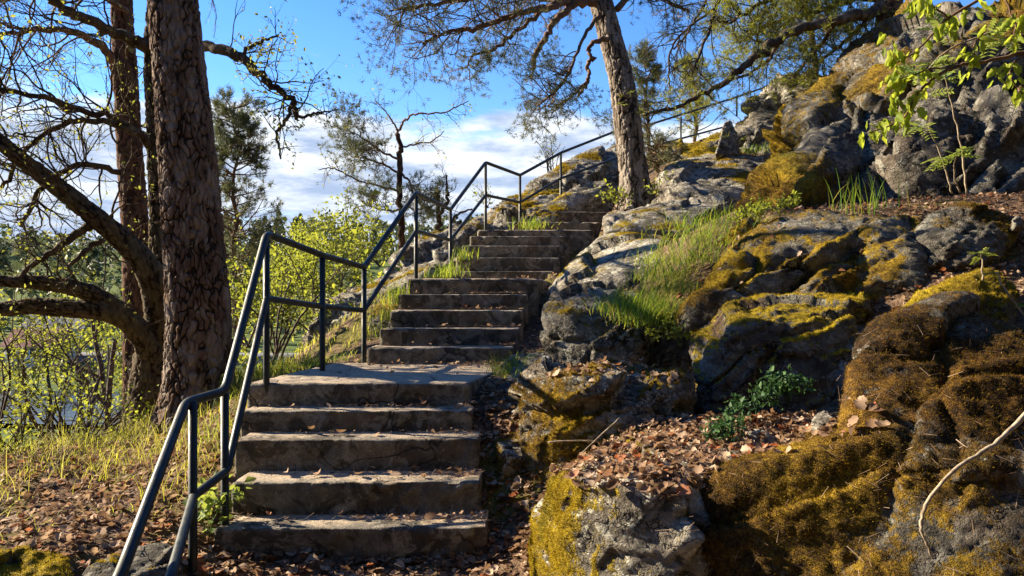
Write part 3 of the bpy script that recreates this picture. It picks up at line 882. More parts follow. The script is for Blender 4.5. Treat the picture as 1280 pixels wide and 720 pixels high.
rock('rock_outcrop', 'grey craggy outcrop where the upper handrail ends', [
    at((908, 192, 12.5), (916, 158, 13.0), (935, 126, 13.5), (970, 104, 13.8), (1015, 92, 13.8), (922, 195, 12.0), (1010, 195, 11.5), (960, 152, 12.3), (1060, 120, 12.5)) +
    [B(915, 12, 3.0), B(1050, 11.5, 3.0), B(920, 15.5, 3.2), B(1080, 15.5, 3.5)]],
    h=0.04, k=0.03, size=0.8, amp=0.2, moss=(0.16, 0.10, 0.05, 0.0, 0.6), rust=0.2, seed=139, dip=50.0, mat=M_ROCK_PALE, cat='rock outcrop')
rock('stone', 'pale upright stone slab leaning against the grey outcrop', [
    at((893, 194, 11.6), (905, 152, 11.9), (912, 148, 12.0), (922, 166, 11.9), (924, 194, 11.7)) + [B(896, 12.2, 3.4), B(926, 12.2, 3.4)]],
    h=0.022, k=0.012, cuts=0, size=0.8, amp=0.02, moss=(0, 0, 0, 0, 0.3), seed=143, mat=M_ROCK_PALE, cat='stone')
rock('rock_outcrop', 'smooth whaleback ridge behind the railing at the skyline', [
    at((782, 182, 16.0), (718, 208, 15.0), (664, 233, 14.0), (606, 259, 13.0), (765, 236, 13.6), (690, 272, 12.3), (650, 288, 11.8), (598, 298, 11.5)) +
    [B(600, 11.5, 1.7), B(780, 13.5, 2.5), B(610, 17, 1.5), B(790, 19, 2.5), B(800, 17, 4.2)],
    at((607, 259, 13.0), (577, 271, 12.5), (527, 304, 11.5), (493, 326, 11.0), (592, 304, 11.0), (556, 328, 10.2), (522, 350, 9.6), (482, 376, 9.5)) +
    [B(600, 11, 1.2), B(490, 9.5, .7), B(600, 16, .8), B(490, 14, .2)],
    at((493, 327, 11.0), (430, 358, 10.5), (404, 382, 10.0), (388, 420, 9.6), (480, 392, 9.0), (452, 432, 8.2), (392, 455, 8.6)) +
    [B(480, 8.8, .4), B(400, 8.8, .2), B(490, 13, 0), B(400, 12.5, -.6)]],
    h=0.042, k=0.05, size=1.6, amp=0.20, cuts=0, moss=(0.10, 0.34, -0.05, 0.15, 0.55), rust=0.1, blades=26000, seed=151, mat=M_ROCK_PALE, cat='rock outcrop', blade_h=0.045, blade_w=0.010, crack=0.5)
rock('rock_outcrop', 'low mossy mound under the far end of the handrail', [
    at((800, 205, 16.5), (842, 176, 17.2), (895, 163, 17.5), (940, 158, 17.5), (830, 205, 15.5), (910, 198, 15.0)) +
    [B(800, 16, 3.0), B(940, 15, 3.2), B(800, 20, 3.0), B(950, 20, 3.4)]],
    h=0.05, k=0.06, size=0.9, amp=0.15, moss=(0.25, 0.35, 0.0, 0.0, 0.6), rust=0.1, blades=9000, seed=159, cat='rock outcrop', blade_h=0.05, blade_w=0.012)
rock('stone', 'mossy stone on the grassy verge behind the landing posts', [
    at((372, 452, 7.2), (400, 432, 7.5), (440, 427, 7.5), (447, 452, 7.1), (380, 468, 6.95), (430, 466, 6.9)) + [B(375, 6.9, .5), B(445, 6.9, .5), B(380, 7.8, .5), B(445, 7.8, .5)]],
    h=0.025, k=0.025, size=0.3, amp=0.05, moss=(0.25, 0.35, 0, 0, 0.45), rust=0.1, blades=7000, seed=163, cat='stone')
rock('stone', 'shaded moss-topped rock close to the left end of the middle flight', [
    at((462, 385, 7.6), (480, 365, 7.9), (508, 352, 8.1), (512, 400, 7.5), (466, 430, 7.1), (476, 440, 6.9)) + [B(460, 7.2, .6), B(500, 7.2, .6), B(470, 8.4, .8), B(515, 8.4, .9)]],
    h=0.025, k=0.025, size=0.3, amp=0.05, moss=(0.15, 0.4, 0, 0, 0.5), rust=0.1, blades=4000, seed=167, cat='stone')
rock('stone', 'low yellow-mossed kerb stone in the bottom left corner', [
    at((-40, 692, 3.5), (30, 684, 3.6), (85, 694, 3.6), (100, 725, 3.4), (-40, 740, 3.3), (60, 740, 3.3)) + [B(-40, 3.3, -.2), B(100, 3.3, -.2), B(-40, 3.8, -.1), B(90, 3.8, -.1)]],
    h=0.014, k=0.03, size=0.25, amp=0.03, moss=(0.35, 0.45, 0, 0, 0.35), rust=-0.1, blades=9000, seed=171, cat='kerb stone', group='kerb stones along the path')
rock('stone', 'bare grey kerb stone half buried by the first rail post', [
    at((92, 712, 3.5), (150, 678, 3.65), (205, 664, 3.75), (226, 676, 3.7), (225, 720, 3.5), (120, 735, 3.4)) + [B(110, 3.4, -.2), B(225, 3.45, -.2), B(120, 3.9, -.1), B(225, 3.95, -.1)]],
    h=0.014, k=0.03, size=0.25, amp=0.03, moss=(0.16, 0.25, 0.1, 0.25, 0.4), rust=-0.1, blades=2500, seed=175, cat='kerb stone', group='kerb stones along the path')
rock('stone', 'small grey stone lodged on the leafy shelf below the hollow', [
    at((1012, 523, 3.8), (1022, 514, 3.9), (1038, 513, 3.9), (1044, 523, 3.75), (1030, 530, 3.7)) + [B(1012, 3.75, .7), B(1044, 3.75, .7), B(1030, 4.0, .7)]],
    h=0.01, k=0.01, size=0.12, amp=0.012, moss=(0, 0, 0, 0, 0.4), seed=181, cat='stone', mat=M_ROCK_PALE)
rock('stone', 'pale chip of rock lying in the leaves under the corner outcrop', [
    at((1262, 278, 5.3), (1268, 268, 5.4), (1277, 270, 5.4), (1278, 280, 5.3), (1268, 285, 5.25)) + [B(1264, 5.5, 1.85), B(1277, 5.5, 1.85)]],
    h=0.012, k=0.01, size=0.12, amp=0.012, moss=(0, 0, 0, 0, 0.3), seed=187, cat='stone', mat=M_ROCK_PALE)

# ------------------------------------------------------------------ the concrete staircase
STEPS = [(266, 608, 661, 3.95), (288, 600, 604, 4.20), (292, 598, 550, 4.48), (299, 590, 514, 4.74), (307, 584, 479, 4.95),
         (458, 642, 435, 6.35), (474, 650, 411, 6.65), (487, 654, 388, 6.95), (497, 660, 368, 7.25), (507, 672, 348, 7.55),
         (562, 692, 339, 9.60), (570, 700, 322, 9.90), (577, 706, 307, 10.2), (587, 711, 295, 10.5), (596, 722, 287, 10.8)]
stairs = thing('concrete_staircase', 'weathered grey concrete staircase climbing in three flights beside the railing', 'staircase', tuple(P(440, 697, 3.95)))


def slab(name, corners, ztop, zbot, h, parent, seed):
    pts = [Vector((x, y, ztop)) for x, y in corners] + [Vector((x, y, zbot)) for x, y in corners]
    v, f = implicit([pts], h, 0.004)
    n = normals(v, f)
    d = 0.003 * fbm(v, 2.2, 3, .5, seed) + 0.004 * fbm(v, 20.0, 4, .6, seed + 1) - 0.010 * smooth(fbm(v, 7.0, 3, .5, seed + 3), .12, .3) * (n[:, 1] < -.5)
    f1, f2, off, rid = worley(v * 9.0, seed + 2)
    edge = np.minimum(np.abs(v[:, 2] - ztop), 0.06)
    d -= 0.012 * (rid > 0.84) * smooth(0.05 - np.abs(v[:, 2] - ztop), 0, 0.05) * smooth(0.5 - f1, 0.0, 0.25)
    v = v + n * d[:, None]
    n = normals(v, f)
    y0 = min(c[1] for c in corners); y1 = max(c[1] for c in corners)
    dirt_and_sun = smooth(n[:, 2], 0.6, 0.9) * ((0.62 if name == 'landing' else 0.42) + 0.5 * smooth(v[:, 1], y0 + 0.02, y0 + 0.35) + 0.3 * fbm(v, 3.0, 3, .5, seed + 5))  # up-facing tops get sandy soil plus painted sunlight
    o = np.array(origin_of(parent))
    return link(name, build_mesh(name, v - o, [f], {'dirt_and_sun': np.clip(dirt_and_sun, 0, 1)}), M_CONC, parent)


def zt(s):
    return EYE + (370 - s[2]) / 960 * s[3]


def sx(s, k):
    return (s[k] - 640) / 960 * s[3]


for i_, s in enumerate(STEPS):
    if i_ in (4, 9, 14):
        continue
    nx_ = STEPS[i_ + 1]
    dd = nx_[3] - s[3] + 0.14
    dx = 0.006
    cor = [(sx(s, 0), s[3]), (sx(s, 1), s[3] + 0.02), (sx(s, 1) + dx, s[3] + dd), (sx(s, 0) + dx, s[3] + dd)]
    slab('step', cor, zt(s), zt(s) - 0.42, 0.0115 if i_ < 5 else 0.018, stairs, 200 + i_ * 7)
s5, s6, s10, s11, s15 = STEPS[4], STEPS[5], STEPS[9], STEPS[10], STEPS[14]
slab('landing', [(sx(s5, 0), 4.95), (sx(s5, 1), 4.97), (sx(s6, 1) + .05, 6.48), (sx(s6, 0) - 0.30, 6.48)], zt(s5), zt(s5) - .45, 0.018, stairs, 311)
slab('landing', [(sx(s10, 0), 7.55), (sx(s10, 1), 7.57), (sx(s11, 1) + .05, 9.72), (sx(s11, 0) - 0.02, 9.72)], zt(s10), zt(s10) - .45, 0.024, stairs, 317)
slab('landing', [(sx(s15, 0), 10.8), (sx(s15, 1) + .22, 10.84), (sx(s15, 1) + .35, 11.9), (sx(s15, 0) + .1, 11.9)], zt(s15), zt(s15) - .5, 0.024, stairs, 323)
upper = thing('stone_steps', 'short run of rough steps between the top landing and the leaning pine', 'steps', tuple(P(690, 283, 11.7)))
for i_, (xl, xr, y, D) in enumerate([(640, 752, 277, 11.75), (676, 768, 264, 12.4), (694, 784, 253, 13.1)]):
    z = EYE + (370 - y) / 960 * D
    slab('step', [((xl - 640) / 960 * D, D), ((xr - 640) / 960 * D, D + .1), ((xr - 640) / 960 * D + .1, D + .8), ((xl - 640) / 960 * D + .1, D + .8)], z, z - .4, 0.026, upper, 331 + i_)

# ------------------------------------------------------------------ handrail
def bent(pts, r=0.06, n=5):
    """a polyline with rounded corners"""
    out = [pts[0]]
    for a, b, c in zip(pts, pts[1:], pts[2:]):
        u, w = (a - b), (c - b)
        q = min(r, u.length * .4, w.length * .4)
        p0, p1 = b + u.normalized() * q, b + w.normalized() * q
        for k in range(n + 1):
            t = k / n
            out.append(p0 * (1 - t) ** 2 + b * 2 * t * (1 - t) + p1 * t * t)
    out.append(pts[-1])
    return out


RT = 0.0235
rail = thing('handrail', 'dark painted tubular handrail following the left side of the stairs', 'handrail', tuple(P(285, 715, 4.0)))
top = [B(-60, 1.9, -.08), P(150, 720, 2.78), P(232, 503, 3.70), P(281, 489, 4.02), P(333, 292, 4.97), P(403, 319, 5.75), P(455, 334, 6.5), P(520, 241, 7.75),
       P(563, 262, 9.45), P(607, 203, 10.85), P(650, 219, 11.9), P(701, 191, 13.1), P(767, 165, 14.8), P(808, 157, 16.0), P(922, 121, 18.2), P(962, 107, 19.2)]
low = [B(20, 1.9, -.42), P(214, 720, 2.86), P(242, 620, 3.72), P(284, 588, 4.03), P(333, 373, 4.96), P(402, 383, 5.76), P(455, 388, 6.5), P(520, 289, 7.75),
       P(563, 300, 9.45), P(607, 244, 10.85), P(650, 253, 11.9), P(701, 223, 13.1), P(774, 196, 14.8), P(815, 183, 16.0), P(908, 158, 18.0)]
mb = MB(); mb.tube(bent(top), RT, 14); put(mb, 'top_rail', M_RAIL, rail)
mb = MB(); mb.tube(bent(low, 0.03), RT * .92, 14); put(mb, 'lower_rail', M_RAIL, rail)
for (xt, yt, D, yb) in [(241, 500, 3.72, 742), (281, 490, 4.03, 716), (333, 292, 4.975, 482), (403, 319, 5.76, 472), (455, 334, 6.5, 466), (520, 242, 7.75, 352),
                        (563, 262, 9.45, 347), (607, 204, 10.85, 291), (650, 219, 11.9, 290), (701, 192, 13.1, 277), (851, 146, 16.8, 200), (921, 122, 18.2, 142)]:
    mb = MB()
    a = P(xt, yt, D)
    b = P(xt, yb, D)
    mb.tube([b - Vector((0, 0, .06)), b, a - Vector((0, 0, .004))], RT * .9, 12)
    put(mb, 'post', M_RAIL, rail)
mb = MB()
mb.tube([B(-60, 1.9, -1.0), B(-60, 1.9, -.09)], RT * .9, 12)
put(mb, 'post', M_RAIL, rail)


# ------------------------------------------------------------------ trees
def catmull(pts, sub=6):
    """pts: list of (Vector, radius)"""
    out = []
    n = len(pts)
    for i in range(n - 1):
        p0, p1, p2, p3 = pts[max(i - 1, 0)], pts[i], pts[i + 1], pts[min(i + 2, n - 1)]
        for k in range(sub):
            t = k / sub
            v = 0.5 * ((2 * p1[0]) + (p2[0] - p0[0]) * t + (2 * p0[0] - 5 * p1[0] + 4 * p2[0] - p3[0]) * t * t + (3 * p1[0] - p0[0] - 3 * p2[0] + p3[0]) * t ** 3)
            out.append((v, p1[1] * (1 - t) + p2[1] * t))
    out.append(pts[-1])
    return out


def limb_pts(spec, wig=0.012, sub=6):
    """spec: (px, py, D, width in photo pixels) points of a limb"""
    c = catmull([(P(a, b, D), w / 960 * D * .5) for a, b, D, w in spec], sub)
    out = []
    for v, r in c:
        j = Vector((random.gauss(0, 1), random.gauss(0, 1), random.gauss(0, 1))) * min(wig, r * .45)
        out.append((v + j, max(r * random.uniform(.9, 1.1), .0012)))
    return out


def rvec(s=1.0):
    return Vector((random.gauss(0, s), random.gauss(0, s), random.gauss(0, s)))


def grow(mb, tips, p, d, L, r, depth, wig=0.25, up=0.05, ang=(0.5, 1.1), nch=(2, 4), seg=0.09, taper=0.35, shrink=(0.42, 0.72), flat=1.0):
    n = max(3, int(L / seg))
    st = L / n
    pts, rad = [p.copy()], [r]
    d = d.normalized()
    for i in range(n):
        d = (d + rvec(wig * .6) + Vector((0, 0, up))).normalized()
        pts.append(pts[-1] + d * st)
        rad.append(r * (1 - (1 - taper) * (i + 1) / n))
    mb.tube(pts, rad, 5 if r > .012 else (4 if r > .005 else 3), cap=False)
    if depth <= 0:
        tips += [(q, (pts[min(i + 1, n)] - pts[i - 1]).normalized()) for i, q in enumerate(pts) if i >= 1]
        return
    for c in range(random.randint(*nch)):
        t = random.uniform(.25, 1.0)
        i = max(1, min(n, int(t * n)))
        dd = (pts[i] - pts[i - 1]).normalized()
        sv = dd.cross(rvec()).normalized()
        sv.z *= flat
        a = random.uniform(*ang)
        nd = dd * math.cos(a) + sv * math.sin(a)
        grow(mb, tips, pts[i], nd, L * random.uniform(*shrink), rad[i] * .62, depth - 1, wig, up, ang, nch, seg, taper, shrink, flat)
    dd = (pts[-1] - pts[-2]).normalized()
    tips.append((pts[-1], dd))


def twigs_along(mb, tips, pts, n, L=(0.3, 0.9), depth=2, t0=0.15, t1=1.0, bias=Vector((0, 0, 0)), **kw):
    for _ in range(n):
        i = int((t0 + (t1 - t0) * random.random()) * (len(pts) - 2)) + 1
        p, r = pts[i]
        dd = (pts[i][0] - pts[i - 1][0]).normalized()
        sv = dd.cross(rvec()).normalized()
        nd = (dd * .55 + sv + bias).normalized()
        l = random.uniform(*L)
        grow(mb, tips, p, nd, l, min(r * .55, .0045 + .008 * l), depth, **kw)


def needles(mb, tips, per=10, length=0.06, width=0.0022, spread=0.7, jitter=0.02, keep=1.0):
    if not tips:
        return
    p = np.array([tuple(t[0]) for t in tips]); d = np.array([tuple(t[1]) for t in tips])
    if keep < 1:
        m = rng.random(len(p)) < keep
        p, d = p[m], d[m]
    p = np.repeat(p, per, 0); d = np.repeat(d, per, 0)
    n = len(p)
    base = np.repeat(rng.random(n // per), per)
    p = p + rng.normal(0, jitter, (n, 3)) * .6
    dd = d * .7 + rng.normal(0, spread, (n, 3)) + np.array([0, 0, .15])
    dd /= np.linalg.norm(dd, axis=1, keepdims=True)
    s = np.cross(dd, rng.normal(0, 1, (n, 3))); s /= np.linalg.norm(s, axis=1, keepdims=True)
    L = length * (0.6 + .7 * rng.random((n, 1)))
    v = np.stack([p - s * width, p + s * width, p + dd * L], 1).reshape(-1, 3)
    mb.add(v, np.arange(3 * n).reshape(-1, 3), np.repeat(np.clip(base * .7 + .3 * rng.random(n), 0, 1), 3))


def leaves(mb, p, size=0.03, aspect=0.6, jitter=0.02, updir=0.4, droop=0.0):
    """folded diamond leaves with four sides to each half"""
    p = np.asarray([tuple(q) for q in p], float).reshape(-1, 3)
    n = len(p)
    if not n:
        return
    p = p + rng.normal(0, jitter, (n, 3))
    d = rng.normal(0, 1, (n, 3)) + np.array([0, 0, -droop]); d /= np.linalg.norm(d, axis=1, keepdims=True)
    up = rng.normal(0, .6, (n, 3)) + np.array([0, 0, updir]); s = np.cross(d, up); s /= np.maximum(np.linalg.norm(s, axis=1, keepdims=True), 1e-6)
    nn = np.cross(s, d)
    L = size * (.55 + .8 * rng.random((n, 1))); w = L * aspect * .5
    a = p; b = p + d * L
    m1 = p + d * L * .35 + nn * L * .05; 
    l1 = p + d * L * .4 + s * w + nn * L * .16; r1 = p + d * L * .4 - s * w + nn * L * .16
    l2 = p + d * L * .75 + s * w * .6 + nn * L * .08; r2 = p + d * L * .75 - s * w * .6 + nn * L * .08
    v = np.stack([a, l1, l2, b, r2, r1], 1).reshape(-1, 3)
    i = np.arange(n)[:, None] * 6
    q = np.concatenate([i + np.array([[0, 1, 2, 3]]), i + np.array([[0, 3, 4, 5]])])
    mb.add(v, q, np.repeat(rng.random(n), 6))


def bark_trunk(name, spec, mat, parent, sides=110, rows_per_m=55, scale=9.0, depth=0.028, flare=0.0, wig=0.0, seed=5, stretch=0.42):
    """trunk with raised bark plates; spec as for limbs, foot first"""
    c = catmull([(P(a, b, D), w / 960 * D * .5) for a, b, D, w in spec], 12)
    pts = np.array([tuple(q[0]) for q in c]); rad = np.array([q[1] for q in c])
    seg = np.concatenate([[0], np.cumsum(np.linalg.norm(np.diff(pts, axis=0), axis=1))])
    rows = int(seg[-1] * rows_per_m)
    s = np.linspace(0, seg[-1], rows)
    cp = np.stack([np.interp(s, seg, pts[:, k]) for k in range(3)], 1)
    cr = np.interp(s, seg, rad)
    t = np.gradient(cp, axis=0); t /= np.linalg.norm(t, axis=1, keepdims=True)
    a = np.cross(t, np.array([0, 1.0, 0])); a /= np.linalg.norm(a, axis=1, keepdims=True)
    b = np.cross(t, a)
    th = np.linspace(0, 2 * np.pi, sides, endpoint=False)
    ring = np.cos(th)[None, :, None] * a[:, None, :] + np.sin(th)[None, :, None] * b[:, None, :]
    ang = np.stack([np.cos(th), np.sin(th), 0 * th], 1) * 1.3
    lob = 1 + 0.05 * fbm(np.concatenate([ang + np.array([0, 0, z * .25]) for z in s]), 1.0, 2, .5, seed + 9).reshape(rows, sides)
    if flare:
        lo2 = fbm(ang * 1.6, 1.0, 2, .5, seed + 2)[None, :]
        lob = lob + (flare * (0.45 + 1.3 * np.clip(lo2 + .25, 0, 1))) * np.exp(-s / 0.20)[:, None]
    R = cr[:, None] * lob
    V = cp[:, None, :] + ring * R[:, :, None]
    loc = np.stack([ring[:, :, 0] * 0 + np.cos(th)[None] * cr[:, None], np.sin(th)[None] * cr[:, None], np.broadcast_to(s[:, None], (rows, sides))], 2).reshape(-1, 3)
    w = np.stack([fbm(loc, 6.0, 3, .55, seed + k) for k in (1, 2, 3)], 1) * 0.055
    f1, f2, off, rid = worley((loc + w) * np.array([1, 1, stretch]) * scale, seed)
    k1, k2, koff, kid = worley((loc + w * 1.5) * np.array([1, 1, stretch * 1.25]) * scale * 2.3, seed + 40)
    plate = smooth(f2 - f1, 0.03, 0.17 + 0.10 * rid)
    flake = smooth(k2 - k1, 0.0, 0.16)
    rough_ = fbm(loc * np.array([1, 1, .5]), 26.0, 4, .6, seed + 5)
    hgt = plate * (0.50 + 0.45 * rid + 0.22 * (kid - .5) + 0.13 * flake) + 0.22 * rough_ * plate
    d = depth * (hgt - 0.6)
    V = V.reshape(-1, 3) + ring.reshape(-1, 3) * d[:, None]
    i = np.arange(rows * sides).reshape(rows, sides)
    j = np.roll(i, -1, axis=1)
    f = np.stack([i[:-1].ravel(), j[:-1].ravel(), j[1:].ravel(), i[1:].ravel()], 1)
    cap = [np.concatenate([i[-1]])[None, ::1]]
    me = build_mesh(name, V - np.array(origin_of(parent)), [f] + cap, {'rnd': np.clip(hgt, 0, 1)})
    return link(name, me, mat, parent)


# --- big pine at the left
pine = thing('pine_tree', 'thick-trunked pine with plated bark just left of the railing', 'pine tree', tuple(P(248, 515, 6.0)))
bark_trunk('trunk', [(246, 532, 6.0, 88), (248, 500, 6.0, 80), (249, 440, 6.0, 76), (248, 380, 6.0, 74), (242, 300, 6.0, 70), (235, 200, 6.0, 67), (226, 100, 6.0, 62), (217, 0, 6.0, 57),
                     (205, -150, 6.0, 54), (196, -400, 6.0, 46), (200, -800, 6.0, 30)], M_BARK_PINE, pine, 320, 130, 23.0, 0.018, flare=0.42, seed=5, stretch=0.32)
cw, tips = MB(), []
for k in range(16):
    zz = random.uniform(5.6, 8.2)
    grow(cw, tips, Vector((-2.72, 6.0, zz)), Vector((random.gauss(0, 1), random.gauss(0, 1), .25)), random.uniform(.9, 1.7), .035, 2, nch=(3, 5))
put(cw, 'branch', M_TWIG_PINE, pine)
mb = MB(); needles(mb, tips, 8, .07, .002)
put(mb, 'crown', M_NEEDLE, pine)

# --- slimmer reddish pine behind it
pine2 = thing('pine_tree', 'slim reddish-barked pine standing behind the thick pine', 'pine tree', tuple(P(176, 520, 9.5)))
bark_trunk('trunk', [(177, 545, 9.5, 40), (174, 480, 9.5, 36), (172, 400, 9.5, 33), (170, 300, 9.5, 32), (163, 200, 9.5, 30), (157, 100, 9.5, 28), (152, 0, 9.5, 25), (148, -150, 9.5, 22), (150, -450, 9.5, 13)],
           M_BARK_RED, pine2, 56, 32, 15.0, 0.018, flare=0.2, seed=15)
cw, tips = MB(), []
for sp_ in [[(148, 95, 9.5, 13), (132, 62, 9.2, 11), (102, 43, 8.9, 9), (62, 36, 8.6, 8), (15, 42, 8.3, 6), (-40, 50, 8.0, 4)],
            [(156, 15, 9.4, 8), (120, -10, 9.0, 7), (60, -14, 8.6, 6), (0, 2, 8.2, 4)]]:
    lp = limb_pts(sp_)
    cw.tube([q[0] for q in lp], [q[1] for q in lp], 6)
    twigs_along(cw, tips, lp, 20, (.5, 1.2), 2, .35, bias=Vector((-.2, 0, -.25)), nch=(3, 4), wig=.3)
for k in range(14):
    grow(cw, tips, Vector((-4.85, 9.5, random.uniform(5.4, 8.5))), Vector((random.gauss(0, 1), random.gauss(0, 1), .2)), random.uniform(.9, 1.9), .03, 2, nch=(3, 5))
put(cw, 'branch', M_TWIG_PINE, pine2)
mb = MB(); needles(mb, tips, 5, .085, .0022, keep=.55)
put(mb, 'crown', M_NEEDLE, pine2)

# --- gnarled oak between the two pines
oak = thing('oak_tree', 'gnarled oak with mossy limbs arching out to the left behind the thick pine', 'oak tree', tuple(P(190, 525, 7.6)))
lp = limb_pts([(186, 555, 7.6, 62), (188, 500, 7.6, 52), (194, 450, 7.6, 50), (203, 400, 7.6, 44), (203, 340, 7.6, 30), (199, 260, 7.6, 24), (194, 160, 7.6, 20), (190, 60, 7.6, 18), (196, -40, 7.6, 14), (205, -140, 7.6, 8)], .01, 8)
bark_trunk('trunk', [(186, 555, 7.6, 62), (188, 500, 7.6, 52), (194, 450, 7.6, 50), (203, 400, 7.6, 44), (203, 340, 7.6, 30), (199, 260, 7.6, 24), (194, 160, 7.6, 20), (190, 60, 7.6, 18), (196, -40, 7.6, 14), (205, -140, 7.6, 8)], M_BARK_OAKT, oak, 90, 60, 20.0, .022, flare=.3, seed=45)
budp = []
LIMBS = [([(207, 420, 7.6, 44), (199, 370, 7.45, 38), (184, 335, 7.3, 32), (158, 304, 7.2, 28), (112, 266, 7.0, 24), (62, 226, 6.8, 21), (0, 178, 6.6, 18), (-70, 120, 6.4, 13), (-140, 80, 6.3, 6)], 24, (.4, 1.1)),
         ([(200, 455, 7.6, 40), (178, 420, 7.4, 30), (146, 387, 7.2, 25), (104, 363, 7.0, 21), (50, 353, 6.8, 18), (0, 351, 6.7, 14), (-70, 340, 6.5, 8)], 12, (.3, .9)),
         ([(160, 402, 7.3, 24), (128, 389, 7.1, 24), (90, 386, 7.0, 23), (40, 383, 6.9, 20), (0, 386, 6.8, 18), (-80, 375, 6.6, 10)], 9, (.3, .8)),
         ([(192, 62, 7.6, 18), (165, 50, 7.4, 15), (130, 34, 7.2, 13), (95, 18, 7.0, 12), (60, -2, 6.9, 10), (10, -40, 6.7, 6)], 22, (.4, 1.0)),
         ([(193, 58, 7.6, 16), (235, 56, 7.4, 15), (262, 60, 7.2, 14), (292, 67, 7.1, 13), (318, 88, 7.0, 11), (344, 108, 7.0, 9), (366, 128, 7.0, 7), (370, 150, 7.0, 5)], 0, (.3, .7)),
         ([(366, 128, 7.0, 6), (358, 150, 7.0, 5), (346, 165, 7.0, 4), (349, 185, 7.0, 3), (351, 199, 7.0, 2)], 5, (.12, .28)),
         ([(366, 128, 7.0, 6), (374, 146, 7.0, 4), (395, 142, 7.0, 3.5), (409, 139, 7.0, 2)], 6, (.12, .3)),
         ([(300, 72, 7.1, 6), (315, 58, 7.1, 5), (332, 50, 7.1, 4), (348, 44, 7.1, 2)], 5, (.15, .35)),
         ([(196, 190, 7.6, 12), (150, 150, 7.3, 9), (105, 140, 7.1, 8), (55, 122, 6.9, 7), (0, 112, 6.7, 6), (-50, 105, 6.6, 4)], 30, (.4, 1.0)),
         ([(170, 168, 7.3, 8), (120, 150, 7.1, 8), (70, 160, 6.9, 7), (30, 190, 6.8, 6), (5, 235, 6.7, 5)], 22, (.3, .8)),
         ([(150, 215, 7.2, 8), (95, 205, 7.0, 7), (50, 240, 6.8, 6), (25, 285, 6.7, 5)], 24, (.3, .8)),
         ([(112, 283, 7.0, 11), (80, 305, 6.9, 9), (48, 326, 6.8, 8), (20, 350, 6.7, 5)], 5, (.2, .5)),
         ([(128, 300, 7.0, 8), (105, 318, 6.9, 6), (80, 336, 6.8, 4)], 4, (.2, .4)),
         ([(203, 345, 7.6, 12), (240, 330, 7.9, 10), (285, 320, 8.2, 6)], 6, (.3, .7))]
for sp_, nt_, L_ in LIMBS:
    mb, tips = MB(), []
    lp = limb_pts(sp_, .012)
    thick = sp_[0][3] > 20
    if not thick:
        mb.tube([q[0] for q in lp], [q[1] for q in lp], 7)
    if nt_:
        twigs_along(mb, tips, lp, nt_, L_, 2 if L_[1] > .5 else 1, .12, wig=.38, nch=(2, 4), seg=.06)
    else:
        twigs_along(mb, tips, lp, 26, (.2, .55), 2, .35, .95, wig=.38, nch=(2, 3), seg=.05)
    if thick:
        lo_ = bark_trunk('branch', sp_, M_BARK_OAKT, oak, 44, 60, 22.0, .016, seed=46 + len(budp))
        put(mb, 'twigs', M_BARK_OAK, lo_)
    else:
        put(mb, 'branch', M_BARK_OAK, oak)
    if L_[1] < .5 or nt_ == 0:
        budp += [q[0] for q in tips if random.random() < .8]
    else:
        budp += [q[0] for q in tips if random.random() < .34]
mb = MB(); leaves(mb, budp, .035, .55, .012); put(mb, 'foliage', M_BUD, oak)


# --- leaning pine right of the middle
lean = thing('pine_tree', 'leaning pine with sunlit bark at the top of the stairs', 'pine tree', tuple(P(795, 252, 11.5)))
bark_trunk('trunk', [(798, 262, 11.5, 44), (795, 240, 11.5, 38), (791, 205, 11.5, 34), (784, 150, 11.5, 33), (777, 100, 11.5, 31), (764, 50, 11.5, 29), (751, 0, 11.5, 28), (738, -50, 11.5, 26), (715, -150, 11.5, 24), (690, -300, 11.5, 15)],
           M_BARK_LIT, lean, 120, 65, 16.0, 0.020, flare=0.3, seed=25, stretch=0.36)
for sp_ in [[(744, 2, 11.4, 12), (720, 3, 11.2, 10), (706, 16, 11.1, 9), (692, 28, 11.0, 8), (680, 50, 11.0, 7.5), (669, 70, 11.0, 7), (667, 86, 11.0, 5)],
            [(760, 48, 11.3, 7), (744, 52, 11.2, 6), (735, 62, 11.2, 5), (741, 73, 11.2, 5), (734, 80, 11.2, 5), (736, 95, 11.2, 4.5), (730, 110, 11.2, 5), (722, 120, 11.2, 3)]]:
    mb = MB(); lp = limb_pts(sp_, .012)
    mb.tube([q[0] for q in lp], [q[1] for q in lp], 8)
    put(mb, 'branch', M_TWIG_PINE, lean)
alltips = []
